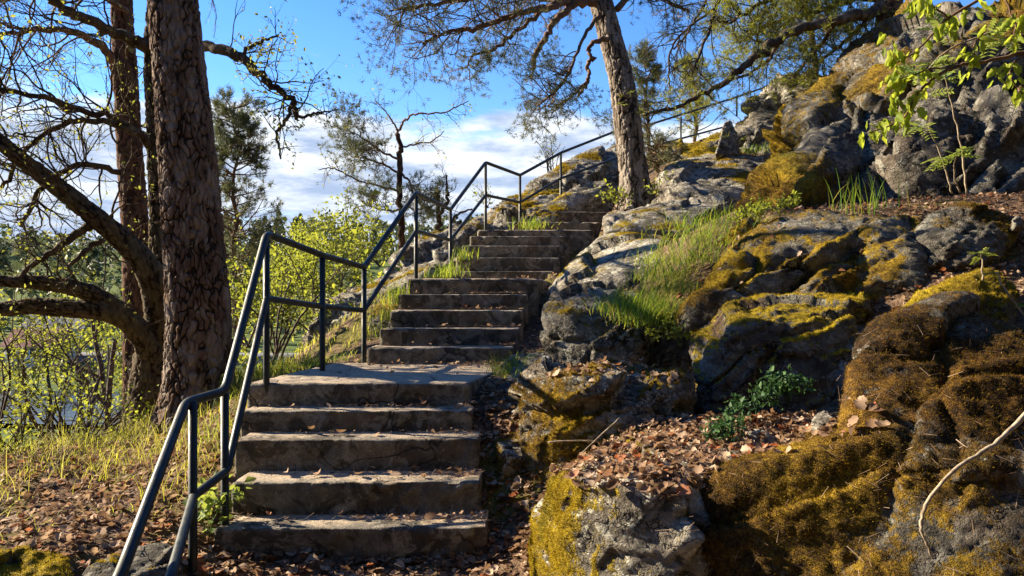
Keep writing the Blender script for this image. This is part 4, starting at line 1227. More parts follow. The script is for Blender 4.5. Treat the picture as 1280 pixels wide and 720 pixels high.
for sp_, n_, L_, t0_ in [([(742, -12, 11.4, 13), (700, 6, 11.0, 9), (668, 14, 10.6, 8), (628, 24, 10.3, 7), (590, 36, 10.0, 6), (560, 40, 9.8, 4), (528, 54, 9.6, 2.5)], 44, (.4, .95), .30),
                     ([(738, -40, 11.4, 12), (690, -20, 10.8, 9), (630, -12, 10.2, 7), (570, 0, 9.8, 6), (520, 8, 9.5, 4), (486, 14, 9.3, 2)], 46, (.4, .95), .28),
                     ([(725, -20, 11.2, 8), (680, 12, 10.8, 6), (645, 40, 10.6, 5), (618, 62, 10.5, 4), (592, 70, 10.4, 3), (583, 85, 10.4, 2)], 16, (.25, .5), .4),
                     ([(750, 20, 11.3, 6), (737, 35, 11.0, 5), (720, 70, 10.8, 4), (706, 100, 10.7, 4), (690, 118, 10.6, 3), (672, 132, 10.5, 2)], 34, (.3, .7), .35),
                     ([(736, 100, 11.2, 4), (715, 120, 11.0, 3), (700, 130, 10.9, 3), (690, 142, 10.8, 2)], 14, (.3, .55), .2),
                     ([(770, 10, 11.5, 9), (800, -8, 11.6, 7), (830, 0, 11.6, 5), (862, 14, 11.6, 3)], 26, (.3, .8), .2),
                     ([(760, -20, 11.5, 11), (730, -10, 12.2, 8), (700, 0, 12.6, 6), (655, -4, 13, 4)], 30, (.4, 1.0), .2)]:
    mb, tips = MB(), []
    lp = limb_pts(sp_, .03)
    mb.tube([q[0] for q in lp], [q[1] for q in lp], 7)
    twigs_along(mb, tips, lp, n_, L_, 2, t0_, wig=.34, nch=(2, 4), seg=.07, bias=Vector((0, 0, -.1)))
    put(mb, 'branch', M_TWIG_PINE, lean)
    alltips += tips
mb = MB(); needles(mb, alltips, 12, .062, .0036, keep=.5, spread=.85)
put(mb, 'crown', M_NEEDLE, lean)

# --- pine at the top of the outcrop whose long limb sweeps down to the left
sweep = thing('pine_tree', 'golden-lit pine on top of the outcrop with one long limb sweeping down left', 'pine tree', tuple(P(1112, 30, 12.5)))
bark_trunk('trunk', [(1112, 40, 12.5, 34), (1112, 10, 12.5, 30), (1116, -40, 12.5, 28), (1124, -160, 12.5, 22)], M_BARK_RED, sweep, 50, 30, 12.0, .02, seed=35)
alltips = []
for sp_, n_, L_, t0_ in [([(1108, 10, 12.5, 16), (1080, 18, 12.2, 14), (1040, 26, 12.0, 13), (988, 42, 11.8, 12), (955, 62, 11.6, 11), (925, 88, 11.5, 9), (885, 114, 11.4, 7), (842, 134, 11.3, 5), (805, 144, 11.2, 3)], 26, (.3, .8), .2),
                     ([(1112, -10, 12.5, 9), (1060, -20, 12.6, 8), (1000, -12, 12.8, 7), (950, 6, 12.9, 5), (910, 30, 13, 3)], 80, (.4, .95), .15),
                     ([(1112, 0, 12.6, 8), (1070, 0, 13, 7), (1020, 14, 13.3, 6), (965, 30, 13.6, 5), (930, 48, 13.8, 3)], 80, (.4, .95), .2),
                     ([(1100, 10, 12.8, 7), (1075, 35, 12.9, 6), (1045, 60, 13, 4), (1020, 80, 13, 3)], 46, (.4, .9), .15),
                     ([(1045, 26, 12.0, 6), (1030, 50, 12.3, 5), (1010, 75, 12.5, 4), (990, 98, 12.6, 3)], 26, (.3, .7), .2),
                     ([(975, 50, 11.8, 5), (960, 75, 12.2, 4), (930, 95, 12.6, 3), (905, 100, 12.8, 2)], 26, (.3, .7), .2)]:
    mb, tips = MB(), []
    lp = limb_pts(sp_, .02)
    mb.tube([q[0] for q in lp], [q[1] for q in lp], 8)
    twigs_along(mb, tips, lp, n_, L_, 2, t0_, wig=.32, nch=(2, 4), seg=.08)
    put(mb, 'branch', M_BARK_OAK, sweep)
    alltips += tips if n_ > 30 else tips[::3]
mb = MB(); needles(mb, alltips, 9, .085, .0048, keep=.75)
put(mb, 'crown', M_NEEDLE_GOLD, sweep)

# --- bare drooping tree right of the leaning pine
bare = thing('birch_tree', 'bare-twigged tree drooping fine branches over the upper handrail', 'tree', tuple(P(1020, 130, 15.5)))
mb, tips = MB(), []
for sp_, n_ in [([(1020, 130, 15.5, 9), (1012, 30, 14.8, 8), (965, -50, 13.6, 7), (905, -40, 13, 5)], 3), ([(905, -20, 13.0, 5), (893, 20, 12.8, 4.5), (880, 55, 12.6, 4), (868, 85, 12.5, 3)], 18),
                ([(890, -20, 13.0, 5), (876, 15, 12.9, 4), (858, 42, 12.8, 3), (842, 62, 12.7, 2.5)], 18), ([(893, 10, 13.0, 4), (850, 45, 13.2, 3), (836, 75, 13.1, 2.5), (838, 110, 13, 2)], 22),
               ]:
    lp = limb_pts(sp_, .02)
    mb.tube([q[0] for q in lp], [q[1] for q in lp], 5)
    twigs_along(mb, tips, lp, n_, (.3, .9), 2, .2, wig=.25, up=-.10, nch=(2, 4), seg=.08)
put(mb, 'branch', M_TWIG, bare)
mb = MB(); leaves(mb, [q[0] for q in tips if random.random() < .18], .03, .55, .01); put(mb, 'foliage', M_BUD, bare)

# --- young pine behind the leaning trunk
def tuft_pine(label, base, topv, n, L, name='pine_tree', per=8, nlen=.06, mat=M_NEEDLE, nd=2, r=.05, group=None, taper_top=.35, wid=.0028):
    t = thing(name, label, 'pine tree', tuple(base), group)
    mb, tips = MB(), []
    k = 10
    pts = [base.lerp(topv, i / k) + rvec(.04) * (0 < i < k) for i in range(k + 1)]
    mb.tube(pts, [r * (1 - .8 * i / k) for i in range(k + 1)], 8)
    put(mb, 'trunk', M_TWIG_PINE, t)
    mb = MB()
    for _ in range(n):
        u = random.uniform(.15, .98)
        p = base.lerp(topv, u)
        az = random.uniform(0, 2 * math.pi)
        l = random.uniform(*L) * (1 - (1 - taper_top) * u)
        grow(mb, tips, p, Vector((math.cos(az), math.sin(az), .25)), l, .012 + .006 * l, nd, nch=(2, 4), seg=.09)
    put(mb, 'branch', M_TWIG_PINE, t)
    mb = MB(); needles(mb, tips, per, nlen, wid)
    put(mb, 'crown', mat, t)
    return t


tuft_pine('young bushy pine half hidden behind the leaning pine', P(812, 200, 14.0), P(806, 62, 14.0), 46, (.35, .8), r=.04, per=10, nlen=.085, wid=.004)
tuft_pine('young pine with its pointed top rising between the thick trunk and the railing', P(296, 420, 13.5), P(293, 128, 13.5), 90, (.6, 1.2), per=11, nlen=.10, r=.06, wid=.0048)
tuft_pine('young pine standing behind the far end of the handrail', P(872, 185, 18.5), P(866, 72, 18.5), 44, (.5, 1.1), per=8, nlen=.10, r=.05, wid=.0055, mat=M_NEEDLE_GOLD)
tuft_pine('dark little pine shrub at the foot of the leaning pine', P(824, 215, 12.8), P(818, 175, 12.8), 26, (.3, .6), r=.03, taper_top=.8)

# --- crooked pine standing on the ridge
ridge = thing('pine_tree', 'crooked open-crowned pine alone on the ridge against the clouds', 'pine tree', tuple(P(502, 300, 16.0)))
lp = limb_pts([(503, 312, 16.0, 9), (502, 280, 16.0, 8.5), (500, 240, 16.0, 8), (500, 200, 16.0, 7), (497, 165, 16.0, 6)], .02)
mb = MB(); mb.tube([q[0] for q in lp], [q[1] for q in lp], 8); put(mb, 'trunk', M_BARK_RED, ridge)
alltips, buds = [], []
for sp_, n_, L_, need in [([(497, 165, 16, 5), (507, 150, 15.8, 4), (522, 142, 15.6, 3.5), (550, 141, 15.4, 3), (570, 134, 15.3, 2.5), (586, 126, 15.2, 1.5)], 14, (.25, .6), 0),
                          ([(497, 163, 16, 4), (488, 148, 16, 3), (478, 135, 16.1, 2), (468, 125, 16.2, 1.2)], 10, (.2, .5), 0),
                          ([(500, 185, 16, 4), (520, 180, 16.2, 3), (540, 176, 16.4, 2.5), (555, 164, 16.5, 1.5)], 12, (.25, .5), 0),
                          ([(500, 200, 16, 5), (480, 190, 15.8, 4), (462, 178, 15.6, 3), (440, 165, 15.5, 2), (428, 156, 15.5, 1.2)], 34, (.3, .8), 1),
                          ([(500, 218, 16, 5), (478, 205, 16.2, 4), (455, 198, 16.4, 3), (438, 196, 16.5, 2)], 30, (.3, .7), 1),
                          ([(500, 238, 16, 5), (470, 232, 15.7, 4), (440, 222, 15.5, 3), (418, 210, 15.4, 2.5), (398, 212, 15.3, 1.5)], 18, (.25, .5), 0),
                          ([(501, 215, 16, 5), (512, 228, 15.8, 4), (516, 242, 15.7, 4), (530, 250, 15.6, 3), (548, 248, 15.5, 2)], 24, (.3, .7), 1),
                          ([(501, 262, 16, 4), (478, 262, 15.8, 3), (455, 255, 15.6, 2)], 22, (.3, .6), 1),
                          ([(502, 258, 16, 4), (525, 262, 16.2, 3), (545, 256, 16.3, 2)], 18, (.3, .6), 1)]:
    mb, tips = MB(), []
    lp = [(q, r_ * .72) for q, r_ in limb_pts(sp_, .015)]
    mb.tube([q[0] for q in lp], [q[1] for q in lp], 5)
    twigs_along(mb, tips, lp, n_, L_, 2 if need else 1, .2, wig=.34, nch=(2, 3), seg=.1)
    put(mb, 'branch', M_TWIG_PINE, ridge)
    if need:
        alltips += tips
    else:
        buds += [q[0] for q in tips if random.random() < .35]
mb = MB(); needles(mb, alltips, 8, .095, .005, keep=.8); put(mb, 'crown', M_NEEDLE, ridge)
mb = MB(); leaves(mb, buds, .05, .6, .02); put(mb, 'foliage', M_BUD, ridge)
snag = thing('dead_tree', 'small dead snag with a bent fork beside the ridge pine', 'dead tree', tuple(P(550, 285, 15.5)))
mb, tips = MB(), []
for sp_, n_ in [([(550, 292, 15.5, 7), (548, 265, 15.5, 6), (546, 235, 15.5, 4)], 5), ([(550, 272, 15.4, 5), (557, 255, 15.4, 4.5), (559, 240, 15.4, 4), (558, 219, 15.4, 2)], 5), ([(558, 288, 15.4, 5), (572, 268, 15.4, 3), (590, 262, 15.3, 2)], 3)]:
    lp = limb_pts(sp_, .03)
    mb.tube([q[0] for q in lp], [q[1] for q in lp], 6)
    twigs_along(mb, tips, lp, n_, (.25, .6), 2, .2, wig=.35)
put(mb, 'trunk', M_TWIG, snag)


# --- leafy bushes and saplings
def bush(label, foot, stems, leaf_n, leaf_size, name='bush', mat=M_LEAF, depth=2, L=(.5, 1.2), cat='bush', spread=.6, keep=1.0, wood=M_TWIG, group=None, updir=.4, upw=1.0, nch=(2, 4)):
    t = thing(name, label, cat, tuple(foot), group)
    mb, tips = MB(), []
    for _ in range(stems):
        grow(mb, tips, foot + Vector((random.gauss(0, .02), random.gauss(0, .02), -.05)), Vector((random.gauss(0, spread), random.gauss(0, spread), upw)), random.uniform(*L), .006 + .007 * L[1], depth, wig=.22, nch=nch)
    put(mb, 'stems', wood, t, kind='stuff')
    pp = [q[0] for q in tips]
    sel = [random.choice(pp) for _ in range(leaf_n)]
    m2 = MB(); leaves(m2, sel, leaf_size, .62, leaf_size * .9, updir); put(m2, 'foliage', mat, t)
    return t


bushes = [(345, 440, 9.5, 3, 1100, .055, (1.2, 2.0), 'bright spring bush showing through the lower railing panel'),
          (402, 420, 10.5, 3, 1300, .055, (1.2, 2.2), 'yellow-green bush behind the railing post on the landing'),
          (310, 430, 11.5, 3, 1600, .06, (1.6, 2.6), 'leafy bush between the thick pine and the railing corner'),
          (425, 385, 12.5, 3, 900, .06, (1.2, 2.0), 'sunlit bush at the left foot of the whaleback ridge'),
          (475, 330, 14.0, 2, 600, .06, (.8, 1.4), 'small sunlit bush below the ridge pine'),
          (385, 360, 14.5, 3, 1100, .07, (1.2, 2.0), 'tall open bush in the dip under the skyline'),
          (425, 340, 17.0, 3, 1000, .08, (1.3, 2.2), 'olive thicket in front of the distant wood')]
for px, py, D, st_, ln, ls, L_, lab in bushes:
    bush(lab, P(px, py, D), st_ + 2, ln, ls, L=(L_[0] * .62, L_[1] * .66))
bush('low bush with fresh lime leaves on the edge of the bank at far left', P(20, 585, 5.6), 8, 650, .036, L=(.35, .7), spread=.9)
bush('straggly lime-leaved shrub by the oak roots at left', P(105, 560, 6.0), 6, 420, .036, L=(.35, .75), spread=.8)
bush('tall shrub of fresh leaves at the left margin below the oak limbs', P(-10, 560, 7.0), 6, 220, .042, L=(.7, 1.4), spread=.6)
bush('hillside shrub hung with pale leaves beneath the oak limb', P(75, 560, 9.0), 7, 170, .05, L=(1.0, 2.0), spread=.7)
bush('grey bare thicket on the bank in front of the river', P(125, 590, 8.5), 10, 120, .04, L=(.7, 1.4), spread=.7)
bush('yellow sprig of new leaves beside the foot of the leaning pine', P(770, 258, 11.2), 7, 150, .055, L=(.25, .45), cat='sapling', name='sapling')
bush('lime sprig growing right of the leaning pine', P(826, 248, 11.0), 6, 110, .055, L=(.25, .5), cat='sapling', name='sapling')
bush('bare little bush on the skyline of the whaleback ridge', P(690, 218, 15.2), 9, 60, .04, L=(.5, .9), spread=.5)
bush('tiny leafing shrub low on the ridge skyline', P(610, 256, 13.2), 6, 80, .04, L=(.25, .5), spread=.6)
bush('leafy young maple sapling left of the tall railing post', P(338, 470, 8.0), 3, 160, .075, L=(.9, 1.6), spread=.4, name='sapling', cat='sapling')

# --- trees of the valley side, each its own
VAL = [(-16, 34, 9, 'broad spring-green tree nearest the river at left'), (-11.5, 30, 8.0, 'rounded olive tree behind the oak trunk'), (-24, 40, 10, 'loose pale tree at the left end of the river bank'),
       (-8.2, 26, 7.2, 'upright tree just left of the young pine'), (-5.5, 30, 8.2, 'shady tree behind the landing railing'), (-3.5, 24, 5.6, 'small round tree in the dip behind the railing'),
       (-29, 52, 9, 'tree on the near shore at the far left'), (-10, 44, 11, 'tall tree in the middle of the valley')]
for i_, (x, y, hh, lab) in enumerate(VAL):
    z = gz(x, y)
    t = thing('valley_tree', lab, 'tree', (x, y, z), 'trees on the valley side')
    mb, tips = MB(), []
    grow(mb, tips, Vector((x, y, z - .2)), Vector((0, 0, 1)), hh * .75, .14, 3, wig=.12, nch=(5, 7), seg=.4, up=.08, shrink=(.35, .6))
    put(mb, 'trunk', M_TWIG, t)
    sel = [random.choice(tips)[0] for _ in range(1500)]
    mb = MB(); leaves(mb, sel, .20, .7, .22); put(mb, 'crown', M_NEEDLE_GOLD, t)
for px, D, hpx, lab in [(112, 22, 150, 'dark bare trunk across the grass at left'), (138, 24, 170, 'second slim dark trunk near the far road'), (88, 26, 120, 'thin leaning trunk over the river')]:
    x = (px - 640) / 960 * D
    z = gz(x, D)
    t = thing('alder_tree', lab, 'tree', (x, D, z), 'slim trunks above the river')
    mb, tips = MB(), []
    grow(mb, tips, Vector((x, D, z - .2)), Vector((random.gauss(0, .08), 0, 1)), hpx / 960 * D + 4, .16, 2, wig=.10, nch=(4, 6), seg=.4, shrink=(.3, .5))
    put(mb, 'trunk', M_TWIG, t)
    mb = MB(); leaves(mb, [q[0] for q in tips if random.random() < .8], .12, .6, .1); put(mb, 'crown', M_LEAF, t)

# --- the wood on the far hills
mb = MB()
nt = 900
tx = rng.uniform(-330, 120, nt); ty = rng.uniform(112, 340, nt)
tz = ground_z(np.stack([tx, ty], 1))
for k in range(nt):
    conif = rng.random() < .55
    hh = rng.uniform(7, 13)
    nl = 60
    if conif:
        u = rng.random(nl) ** .8
        rr = (1 - u) * hh * .20 + .25
    else:
        u = rng.random(nl)
        rr = np.sqrt(np.clip(1 - (2 * u - 1) ** 2, 0.02, 1)) * hh * .30 * np.sqrt(rng.random(nl))
    th = rng.random(nl) * 6.283
    c = np.stack([tx[k] + rr * np.cos(th), ty[k] + rr * np.sin(th), tz[k] + hh * (.12 + .88 * u)], 1)
    s = rng.uniform(.5, 1.3, (nl, 1)) * (hh / 10)
    a = rng.normal(0, 1, (nl, 3)); a /= np.linalg.norm(a, axis=1, keepdims=True)
    b = np.cross(a, rng.normal(0, 1, (nl, 3))); b /= np.linalg.norm(b, axis=1, keepdims=True)
    v = np.stack([c + a * s, c - a * s * .6 + b * s * .7, c - a * s * .5 - b * s * .7], 1).reshape(-1, 3)
    mb.add(v, np.arange(nl * 3).reshape(-1, 3), np.repeat(np.clip((.15 if conif else .5) + rng.uniform(-.15, .3) + rng.uniform(-.15, .15, nl), 0, 1), 3))
put(mb, 'distant_wood', M_NEEDLE, smooth_shade=False, kind='stuff', label='far wood of pines and spring trees on the hills', cat='wood')

# --- unseen wood added behind the viewpoint to block sky light from the rocks
mb = MB()
for k in range(38):
    a = math.radians(random.uniform(195, 372))
    rr = random.uniform(8, 17)
    x, y = rr * math.cos(a), 1.5 + rr * math.sin(a)
    z0, hh = gz(x, y), random.uniform(9, 15)
    mb.tube([(x, y, z0 - .3), (x + .2, y, z0 + hh * .5), (x, y + .2, z0 + hh * .92)], [.2, .14, .03], 6)
    nl = 420
    u = rng.random(nl)
    r_ = np.sqrt(np.clip(1 - (1.6 * u - .8) ** 2, .02, 1)) * hh * .24 * rng.random(nl) ** .4
    th = rng.random(nl) * 6.283
    c = np.stack([x + r_ * np.cos(th), y + r_ * np.sin(th), z0 + hh * (.10 + .9 * u)], 1)
    q = rng.uniform(.25, .6, (nl, 1))
    e = rng.normal(0, 1, (nl, 3)); e /= np.linalg.norm(e, axis=1, keepdims=True)
    g = np.cross(e, rng.normal(0, 1, (nl, 3))); g /= np.linalg.norm(g, axis=1, keepdims=True)
    mb.add(np.stack([c + e * q, c - e * q * .5 + g * q * .8, c - e * q * .5 - g * q * .8], 1).reshape(-1, 3), np.arange(nl * 3).reshape(-1, 3), np.repeat(rng.random(nl) * .6, 3))
put(mb, 'added_wood_behind', M_NEEDLE, smooth_shade=False, kind='stuff', label='unseen dense wood added behind the viewpoint to block sky light', cat='wood')

# --- houses across the river
M_HW = simple('pale_house_wall', [(0.3, (.42, .40, .36)), (.7, (.52, .50, .46))], 1.0)
M_HR = simple('red_house_wall', [(0.3, (.20, .055, .035)), (.7, (.26, .08, .05))], 1.0)
M_ROOF = simple('roof_tiles', [(0.3, (.16, .07, .05)), (.7, (.26, .12, .085))], 3.0)
M_ROOFG = simple('grey_roof', [(0.3, (.12, .12, .125)), (.7, (.2, .2, .2))], 3.0)
M_PANE = simple('dark_window_glass', [(0.3, (.02, .025, .03)), (.7, (.04, .045, .05))], 3.0, .1)
M_TRIM = simple('white_trim', [(0.3, (.7, .7, .68)), (.7, (.78, .78, .76))], 3.0, .6)


def box(mb, c, s):
    c, s = np.array(c), np.array(s) / 2
    v = np.array([[a, b, d] for a in (-1, 1) for b in (-1, 1) for d in (-1, 1)]) * s + c
    mb.add(v, [(0, 1, 3, 2), (4, 6, 7, 5), (0, 4, 5, 1), (2, 3, 7, 6), (0, 2, 6, 4), (1, 5, 7, 3)])


for px, D, w_, d_, h_, wm, rm, lab in [(78, 118, 9, 5, 3.0, M_HW, M_ROOFG, 'pale house with a grey roof across the river'), (52, 90, 5.5, 4.5, 2.4, M_HW, M_ROOF, 'low cottage with a red roof by the water at far left'),
                                       (135, 135, 9, 5, 3.2, M_HW, M_ROOFG, 'grey-roofed house furthest up the road behind the trunks')]:
    x = (px - 640) / 960 * D
    z = gz(x, D)
    t = thing('house', lab, 'house', (x, D, z))
    mb = MB(); box(mb, (x, D, z + h_ / 2 - .5), (w_, d_, h_ + 1)); put(mb, 'wall', wm, t, False)
    mb = MB()
    e = .5
    v = [(x - w_ / 2 - e, D - d_ / 2 - e, z + h_ - .1), (x + w_ / 2 + e, D - d_ / 2 - e, z + h_ - .1), (x + w_ / 2 + e, D + d_ / 2 + e, z + h_ - .1), (x - w_ / 2 - e, D + d_ / 2 + e, z + h_ - .1),
         (x - w_ / 2 - e, D, z + h_ + d_ * .42), (x + w_ / 2 + e, D, z + h_ + d_ * .42)]
    mb.add(v, [(0, 1, 5, 4), (2, 3, 4, 5), (3, 2, 1, 0)]); mb.add(v, [(0, 4, 3), (1, 2, 5)])
    put(mb, 'roof', rm, t, False)
    for k in range(4):
        for fl in range(2 if h_ > 4 else 1):
            wx = x - w_ / 2 + w_ * (k + .6) / 4.2
            mb = MB(); box(mb, (wx, D - d_ / 2 - .04, z + 1.6 + fl * 2.4), (1.3, .12, 1.3)); fr = put(mb, 'window', M_TRIM, t, False)
            mb = MB(); box(mb, (wx, D - d_ / 2 - .09, z + 1.6 + fl * 2.4), (1.05, .12, 1.05)); put(mb, 'pane', M_PANE, fr, False)

# ------------------------------------------------------------------ fallen leaves
def leaf_outline(lobes=4):
    pts = []
    for k in range(lobes * 2 + 1):
        t = k / (lobes * 2)
        w = (0.10 + 0.22 * math.sin(math.pi * min(1, t * 1.02) ** 0.8)) * (1.0 if k % 2 else 0.74)
        if k == 0:
            w = 0.02
        if k == lobes * 2:
            w = 0.0
        pts.append((t, w))
    return pts


def litter_leaf(n_var):
    """curled, lobed, dead oak leaf about one unit long"""
    ol = leaf_outline(3)
    cu, tw, fo = random.uniform(-2.2, 2.6), random.uniform(-1.4, 1.4), random.uniform(.1, 1.3)
    v, f = [], []
    for (t, w) in ol:
        bz = cu * (t - .5) ** 2 * .5
        for s in (-1, 0, 1):
            v.append((t - .5, s * w * 1.25, bz + abs(s) * w * fo + s * tw * w * (t - .5)))
    for i in range(len(ol) - 1):
        a = i * 3
        f += [(a, a + 1, a + 4, a + 3), (a + 1, a + 2, a + 5, a + 4)]
    return np.array(v), np.array(f)


LEAFV = [litter_leaf(i) for i in range(9)]


def rot_frames(n, nrm, tilt=0.5):
    up = nrm + rng.normal(0, tilt, (n, 3)); up /= np.linalg.norm(up, axis=1, keepdims=True)
    x = np.cross(up, rng.normal(0, 1, (n, 3))); x /= np.linalg.norm(x, axis=1, keepdims=True)
    return x, np.cross(up, x), up


def on_ground(x0, x1, y0, y1, n, f=None):
    xy = np.stack([rng.uniform(x0, x1, n), rng.uniform(y0, y1, n)], 1)
    if f is not None:
        xy = xy[f(xy)]
    z = ground_z(xy)
    keep = stair_cut(xy, z + 9) > z + 8.99
    xy, z = xy[keep], z[keep]
    return np.concatenate([xy, z[:, None]], 1), np.tile(np.array([[0, 0, 1.0]]), (len(xy), 1))


def on_rock(key, n, nzmin=.55, box_=None):
    lab = [k for k in ROCKS if key in k][0]
    v, f, nn, m = ROCKS[lab]
    c = v[f].mean(1); fn = nn[f].mean(1)
    ok = fn[:, 2] > nzmin
    if box_:
        px = 640 + 960 * c[:, 0] / c[:, 1]; py = 370 - 960 * (c[:, 2] - EYE) / c[:, 1]
        ok &= (px > box_[0]) & (px < box_[2]) & (py > box_[1]) & (py < box_[3])
    i = np.flatnonzero(ok)
    if not len(i):
        return np.zeros((0, 3)), np.zeros((0, 3))
    i = rng.choice(i, n)
    return c[i] + rng.normal(0, .015, (n, 3)) * np.array([1, 1, .3]), fn[i]


def stair_free(xy):
    l = np.interp(xy[:, 1], [3.9, 4.95, 6.4, 7.6, 9.6, 10.8], [-1.55, -1.72, -1.25, -1.06, -.80, -.52])
    r = np.interp(xy[:, 1], [3.9, 4.95, 6.4, 7.6, 9.6, 10.8], [-.12, -.28, .02, .26, .53, .9])
    return (xy[:, 1] < 3.94) | (xy[:, 0] < l) | (xy[:, 0] > r)


def on_steps(n):
    ps = []
    for i_ in range(n):
        k = random.choice([0, 0, 1, 1, 2, 3, 4, 4, 4, 4, 5, 6, 7, 8, 9])
        s = STEPS[k]
        if k in (4, 9):
            y = s[3] + (random.uniform(.2, 1.4) if k == 4 else random.uniform(.1, 1.5))
            a, b = sx(s, 0) + .15, sx(s, 1)
            if k == 4:
                y = 6.35 - abs(random.gauss(0, .35))
                a, b = -1.3, 0.0
        else:
            y = s[3] + (STEPS[k + 1][3] - s[3]) * random.uniform(.35, .98)
            a, b = sx(s, 0), sx(s, 1)
        u = 1 - abs(random.gauss(0, .22)) if random.random() < .6 else random.random()
        ps.append((a + (b - a) * max(0, min(1, u)), y, zt(s) + .008))
    return np.array(ps), np.tile(np.array([[0, 0, 1.0]]), (n, 1))


near = [on_ground(-1.7, .35, 3.2, 4.0, 1620), on_ground(-.45, .32, 3.9, 5.4, 1980, stair_free), on_ground(-.1, .7, 5.4, 9.5, 1260, stair_free),
        on_ground(-3.6, -1.4, 3.3, 5.6, 4680, stair_free), on_rock('square-edged', 1700, .6, (690, 530, 960, 625)), on_rock('rust-brown', 120, .6, (900, 500, 1100, 570)),
        on_ground(.6, 1.7, 3.7, 4.6, 1440), on_ground(2.2, 4.6, 4.6, 7.0, 4600), on_rock('sunlit pale grey', 110, .6, (730, 350, 860, 470)),
        on_rock('dark square boulder', 160, .6, (690, 430, 880, 480)), on_ground(.7, 1.6, 5.2, 6.2, 900), on_steps(300), on_rock('broad dark-fronted', 80, .7)]
LP = np.concatenate([a for a, b in near]); LN = np.concatenate([b for a, b in near])
ok = np.isfinite(LP).all(1)
LP, LN = LP[ok], LN[ok]
LS = (.014 + .054 * rng.random(len(LP)) ** 1.5) * np.where(LP[:, 1] > 5, .85, 1.0)
rank = np.argsort(-LS / LP[:, 1] * (np.abs(LP[:, 0] / LP[:, 1]) < .66) * ((EYE - LP[:, 2]) / LP[:, 1] < .365))
single = rank[:280]
rest = rank[280:]
mb = MB()
for vi in range(9):
    sel = rest[vi::9]
    v, f = LEAFV[vi]
    X, Y, Z = rot_frames(len(sel), LN[sel], .36)
    s = LS[sel][:, None, None]
    q = LP[sel][:, None, :] + s * (v[None, :, :1] * X[:, None] + v[None, :, 1:2] * Y[:, None] + v[None, :, 2:] * Z[:, None]) + LN[sel][:, None, :] * (.006 + .02 * rng.random((len(sel), 1, 1)))
    ff = (f[None] + (np.arange(len(sel)) * len(v))[:, None, None]).reshape(-1, 4)
    mb.add(q.reshape(-1, 3), ff, np.repeat(rng.random(len(sel)), len(v)))
lit = put(mb, 'leaf_litter', M_LITTER, kind='stuff', label='drift of curled brown fallen leaves over path, steps and ledges', cat='leaf litter')
LM = []
for v, f in LEAFV:
    me = build_mesh('leaf', v, [f])
    me.materials.append(M_LITTER_OBJ)
    LM.append(me)
from mathutils import Matrix
X, Y, Z = rot_frames(len(single), LN[single], .4)
for k, si in enumerate(single):
    o = bpy.data.objects.new('leaf', LM[k % 9])
    COL.objects.link(o)
    o.parent = lit
    m = Matrix(((X[k][0], Y[k][0], Z[k][0]), (X[k][1], Y[k][1], Z[k][1]), (X[k][2], Y[k][2], Z[k][2])))
    o.matrix_basis = Matrix.Translation(Vector(LP[si] + LN[si] * random.uniform(.01, .028))) @ m.to_4x4() @ Matrix.Scale(float(LS[si]), 4)


# dead needles and bits of twig lying about
mb = MB()
near = [on_ground(-3.6, .4, 3.3, 5.6, 6000, stair_free), on_rock('rust-brown', 1500, -.2), on_rock('square-edged', 700, .5), on_ground(2.0, 4.6, 4.4, 7.0, 2500), on_steps(2600), on_ground(-.1, .8, 5.4, 9, 1200, stair_free)]
NP_ = np.concatenate([a for a, b in near]); NN_ = np.concatenate([b for a, b in near])
X, Y, Z = rot_frames(len(NP_), NN_, .25)
L_ = rng.uniform(.012, .04, (len(NP_), 1)); w_ = rng.uniform(.0006, .0015, (len(NP_), 1))
c_ = NP_ + NN_ * .010
mb.add(np.stack([c_ - X * L_ - Y * w_, c_ - X * L_ + Y * w_, c_ + X * L_ + Y * w_ * .4 + Z * L_ * .15, c_ + X * L_ - Y * w_ * .4 + Z * L_ * .15], 1).reshape(-1, 3),
       np.arange(len(NP_) * 4).reshape(-1, 4), np.repeat(.3 + .6 * rng.random(len(NP_)), 4))
put(mb, 'pine_straw', M_LITTER, kind='stuff', label='dead pine needles and bits of twig strewn over ground and moss', cat='pine straw')


# ------------------------------------------------------------------ grass
def blades(mb, p, h, w, lean=.5, dry=None):
    n = len(p)
    az = rng.random(n) * 6.283
    out = np.stack([np.cos(az), np.sin(az), 0 * az], 1)
    L = h * (.45 + .75 * rng.random(n))
    b = lean * (.3 + rng.random(n))
    side = np.stack([-np.sin(az + rng.normal(0, .8, n)), np.cos(az), 0 * az], 1)
    side /= np.linalg.norm(side, axis=1, keepdims=True)
    rows = []
    for t in (0, .35, .7, 1.0):
        c = p + out * (L * b * t ** 1.8)[:, None] + np.array([0, 0, 1.0]) * (L * (t - .35 * b * t ** 2.4))[:, None]
        ww = w * (1 - t ** 2) * .5 + .0004
        rows += [c - side * ww, c + side * ww]
    v = np.stack(rows, 1).reshape(-1, 3)
    i = np.arange(n)[:, None] * 8
    f = np.concatenate([i + np.array([[k, k + 1, k + 3, k + 2]]) for k in (0, 2, 4)])
    mb.add(v, f, np.repeat(rng.random(n) if dry is None else dry, 8))


